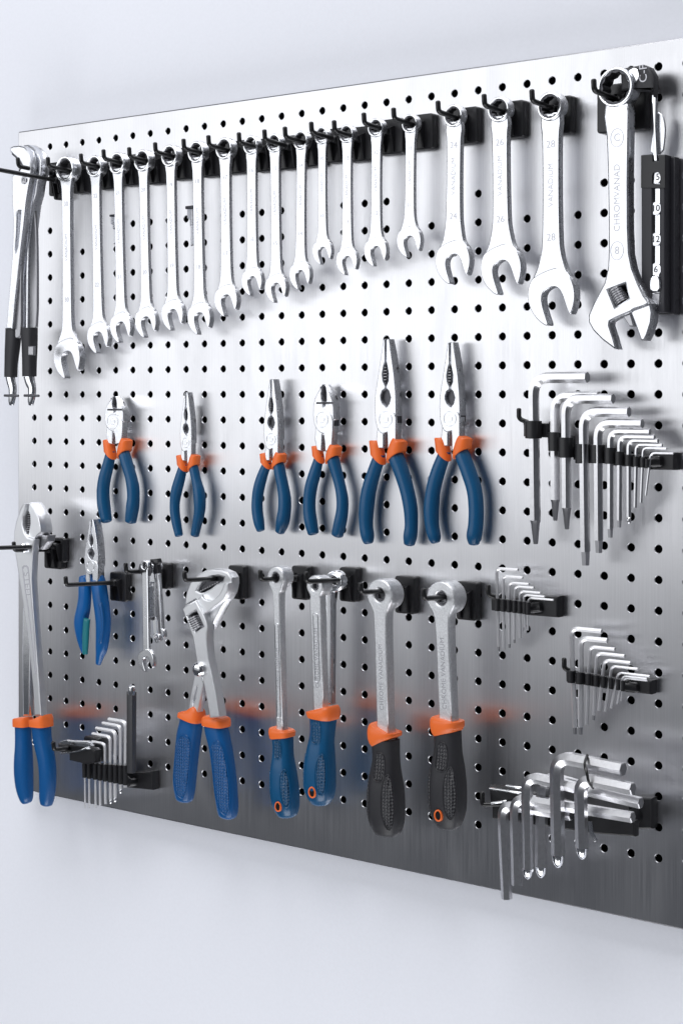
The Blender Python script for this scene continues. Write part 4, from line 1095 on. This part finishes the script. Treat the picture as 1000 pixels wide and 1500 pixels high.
T.add('shaft', loft([U(*zz(560, 430, z9), .040), U(*zz(566, 480, z9), .040), U(*zz(590, 525, z9), .038)], [.0020] * 3, [.0020] * 3, 2, 6), 'bright')
T.done()

# ------------------------------------------------------------------ sleeve at the upper right
def sleeve():
    T = Thing('gauge_sleeve', 'charcoal plastic sleeve with a silver strip at the upper right edge', 'gauge')
    q = lambda p: Z(820, 70, .3067, p)
    h = .020
    T.add('sleeve_back', pplate(q([(520, 512), (548, 520), (548, 1272), (432, 1272), (440, 1200), (500, 1180)]), h - .010, .008, (), .001), 'sleeve')
    T.add('sleeve', pplate(q([(387, 510), (440, 506), (442, 540), (468, 540), (470, 506), (500, 508), (500, 1262), (400, 1270), (388, 1200)]), h, .012, [q([(441, 610), (444, 596), (458, 590), (472, 596), (477, 610), (477, 1215), (462, 1235), (440, 1215)])], .0010), 'sleeve')
    T.add('label_band', pplate(q([(386, 512), (440, 510), (442, 542), (470, 542), (472, 510), (501, 512), (501, 668), (386, 668)]), h + .0006, .0008, [q([(440, 612), (444, 596), (458, 590), (472, 596), (478, 612), (478, 650), (440, 650)])], .0002), 'black')
    st = T.add('silver_strip', pplate(q([(439, 590), (479, 590), (479, 1230), (439, 1230)]), h - .003, .003, (), .0006), 'bright')
    for y, tx in ((617, '15'), (766, '10'), (914, '12'), (1058, '6')):
        c = U(*q([(457, y)])[0], h - .001)
        k = T.add('marker', plate([(c.x + .0050 * math.cos(a * math.pi / 8), c.z + .0056 * math.sin(a * math.pi / 8)) for a in range(16)], h - .0010, .002, (), .0004), 'chrome')
        T.add('marker_number', text(tx, (c.x, c.z), .0075, h - .0009), 'shade_print', k)
    T.add('slider', pplate(q([(425, 1120), (436, 1092), (455, 1080), (476, 1092), (479, 1165), (428, 1165)]), h + .002, .004, (), .001, 1), 'bright')
    T.add('slider_end', pplate(q([(425, 1168), (479, 1168), (477, 1225), (455, 1238), (430, 1215)]), h - .0005, .003, (), .001), 'grey_steel')
    T.add('hanger_strip', pplate(q([(437, 222), (458, 218), (456, 372), (464, 540), (442, 540), (445, 372)]), h - .001, .0035, (), .0006), 'bright')
    T.add('hanger_tongue', pplate(q([(462, 300), (490, 320), (502, 370), (500, 430), (490, 505), (428, 505), (434, 460), (447, 380)]), h - .005, .002, (), .0005, 1), 'chrome')
    T.done()
    T = Thing('strap_tab', 'black tab with a white rivet behind the ring of the adjustable wrench', 'strap')
    tab = pplate(q([(285, 97), (395, 77), (425, 90), (447, 130), (447, 200), (440, 232), (436, 200), (290, 205)]), .026, .010, (), .002)
    T.add('tab', tab, 'blackgrip')
    c = U(*q([(347, 131)])[0], .027)
    T.add('rivet', plate(circle(c.x, c.z, .0062, 24), .0272, .002, (), .0006), 'bright')
    c = U(*q([(397, 120)])[0], .0265)
    T.add('tab_print', text('C-F', (c.x, c.z), .010, .0262, math.pi / 2), 'ink')
    T.done()
sleeve()
# ------------------------------------------------------------------ small clips behind the wrenches
for (ox, oy, s), ang_, lab in (((160, 315, 1.0), 0, 'tiny silver clip on the board behind the third wrench'), ((271, 303, 1.35), 0, 'larger silver clip on the board behind the sixth wrench')):
    T = Thing('board_clip', lab, 'clip', 'small clips on the board behind the wrenches')
    g = lambda pts: [(ox + x * s, oy + y * s) for x, y in pts]
    T.add('clip_body', pplate(g([(2, 0), (8, 0), (8, 18), (5, 20), (5, 14), (2, 12)]), .008, .006, (), .0006), 'chrome')
    T.add('clip_lip', pplate(g([(0, -1), (8, -2), (8, 2), (0, 2)]), .010, .004, (), .0005), 'darksteel')
    T.add('clip_tongue', pplate(g([(6, 20), (10, 20), (10, 40), (6, 42)]), .005, .003, (), .0005), 'chrome')
    T.done()
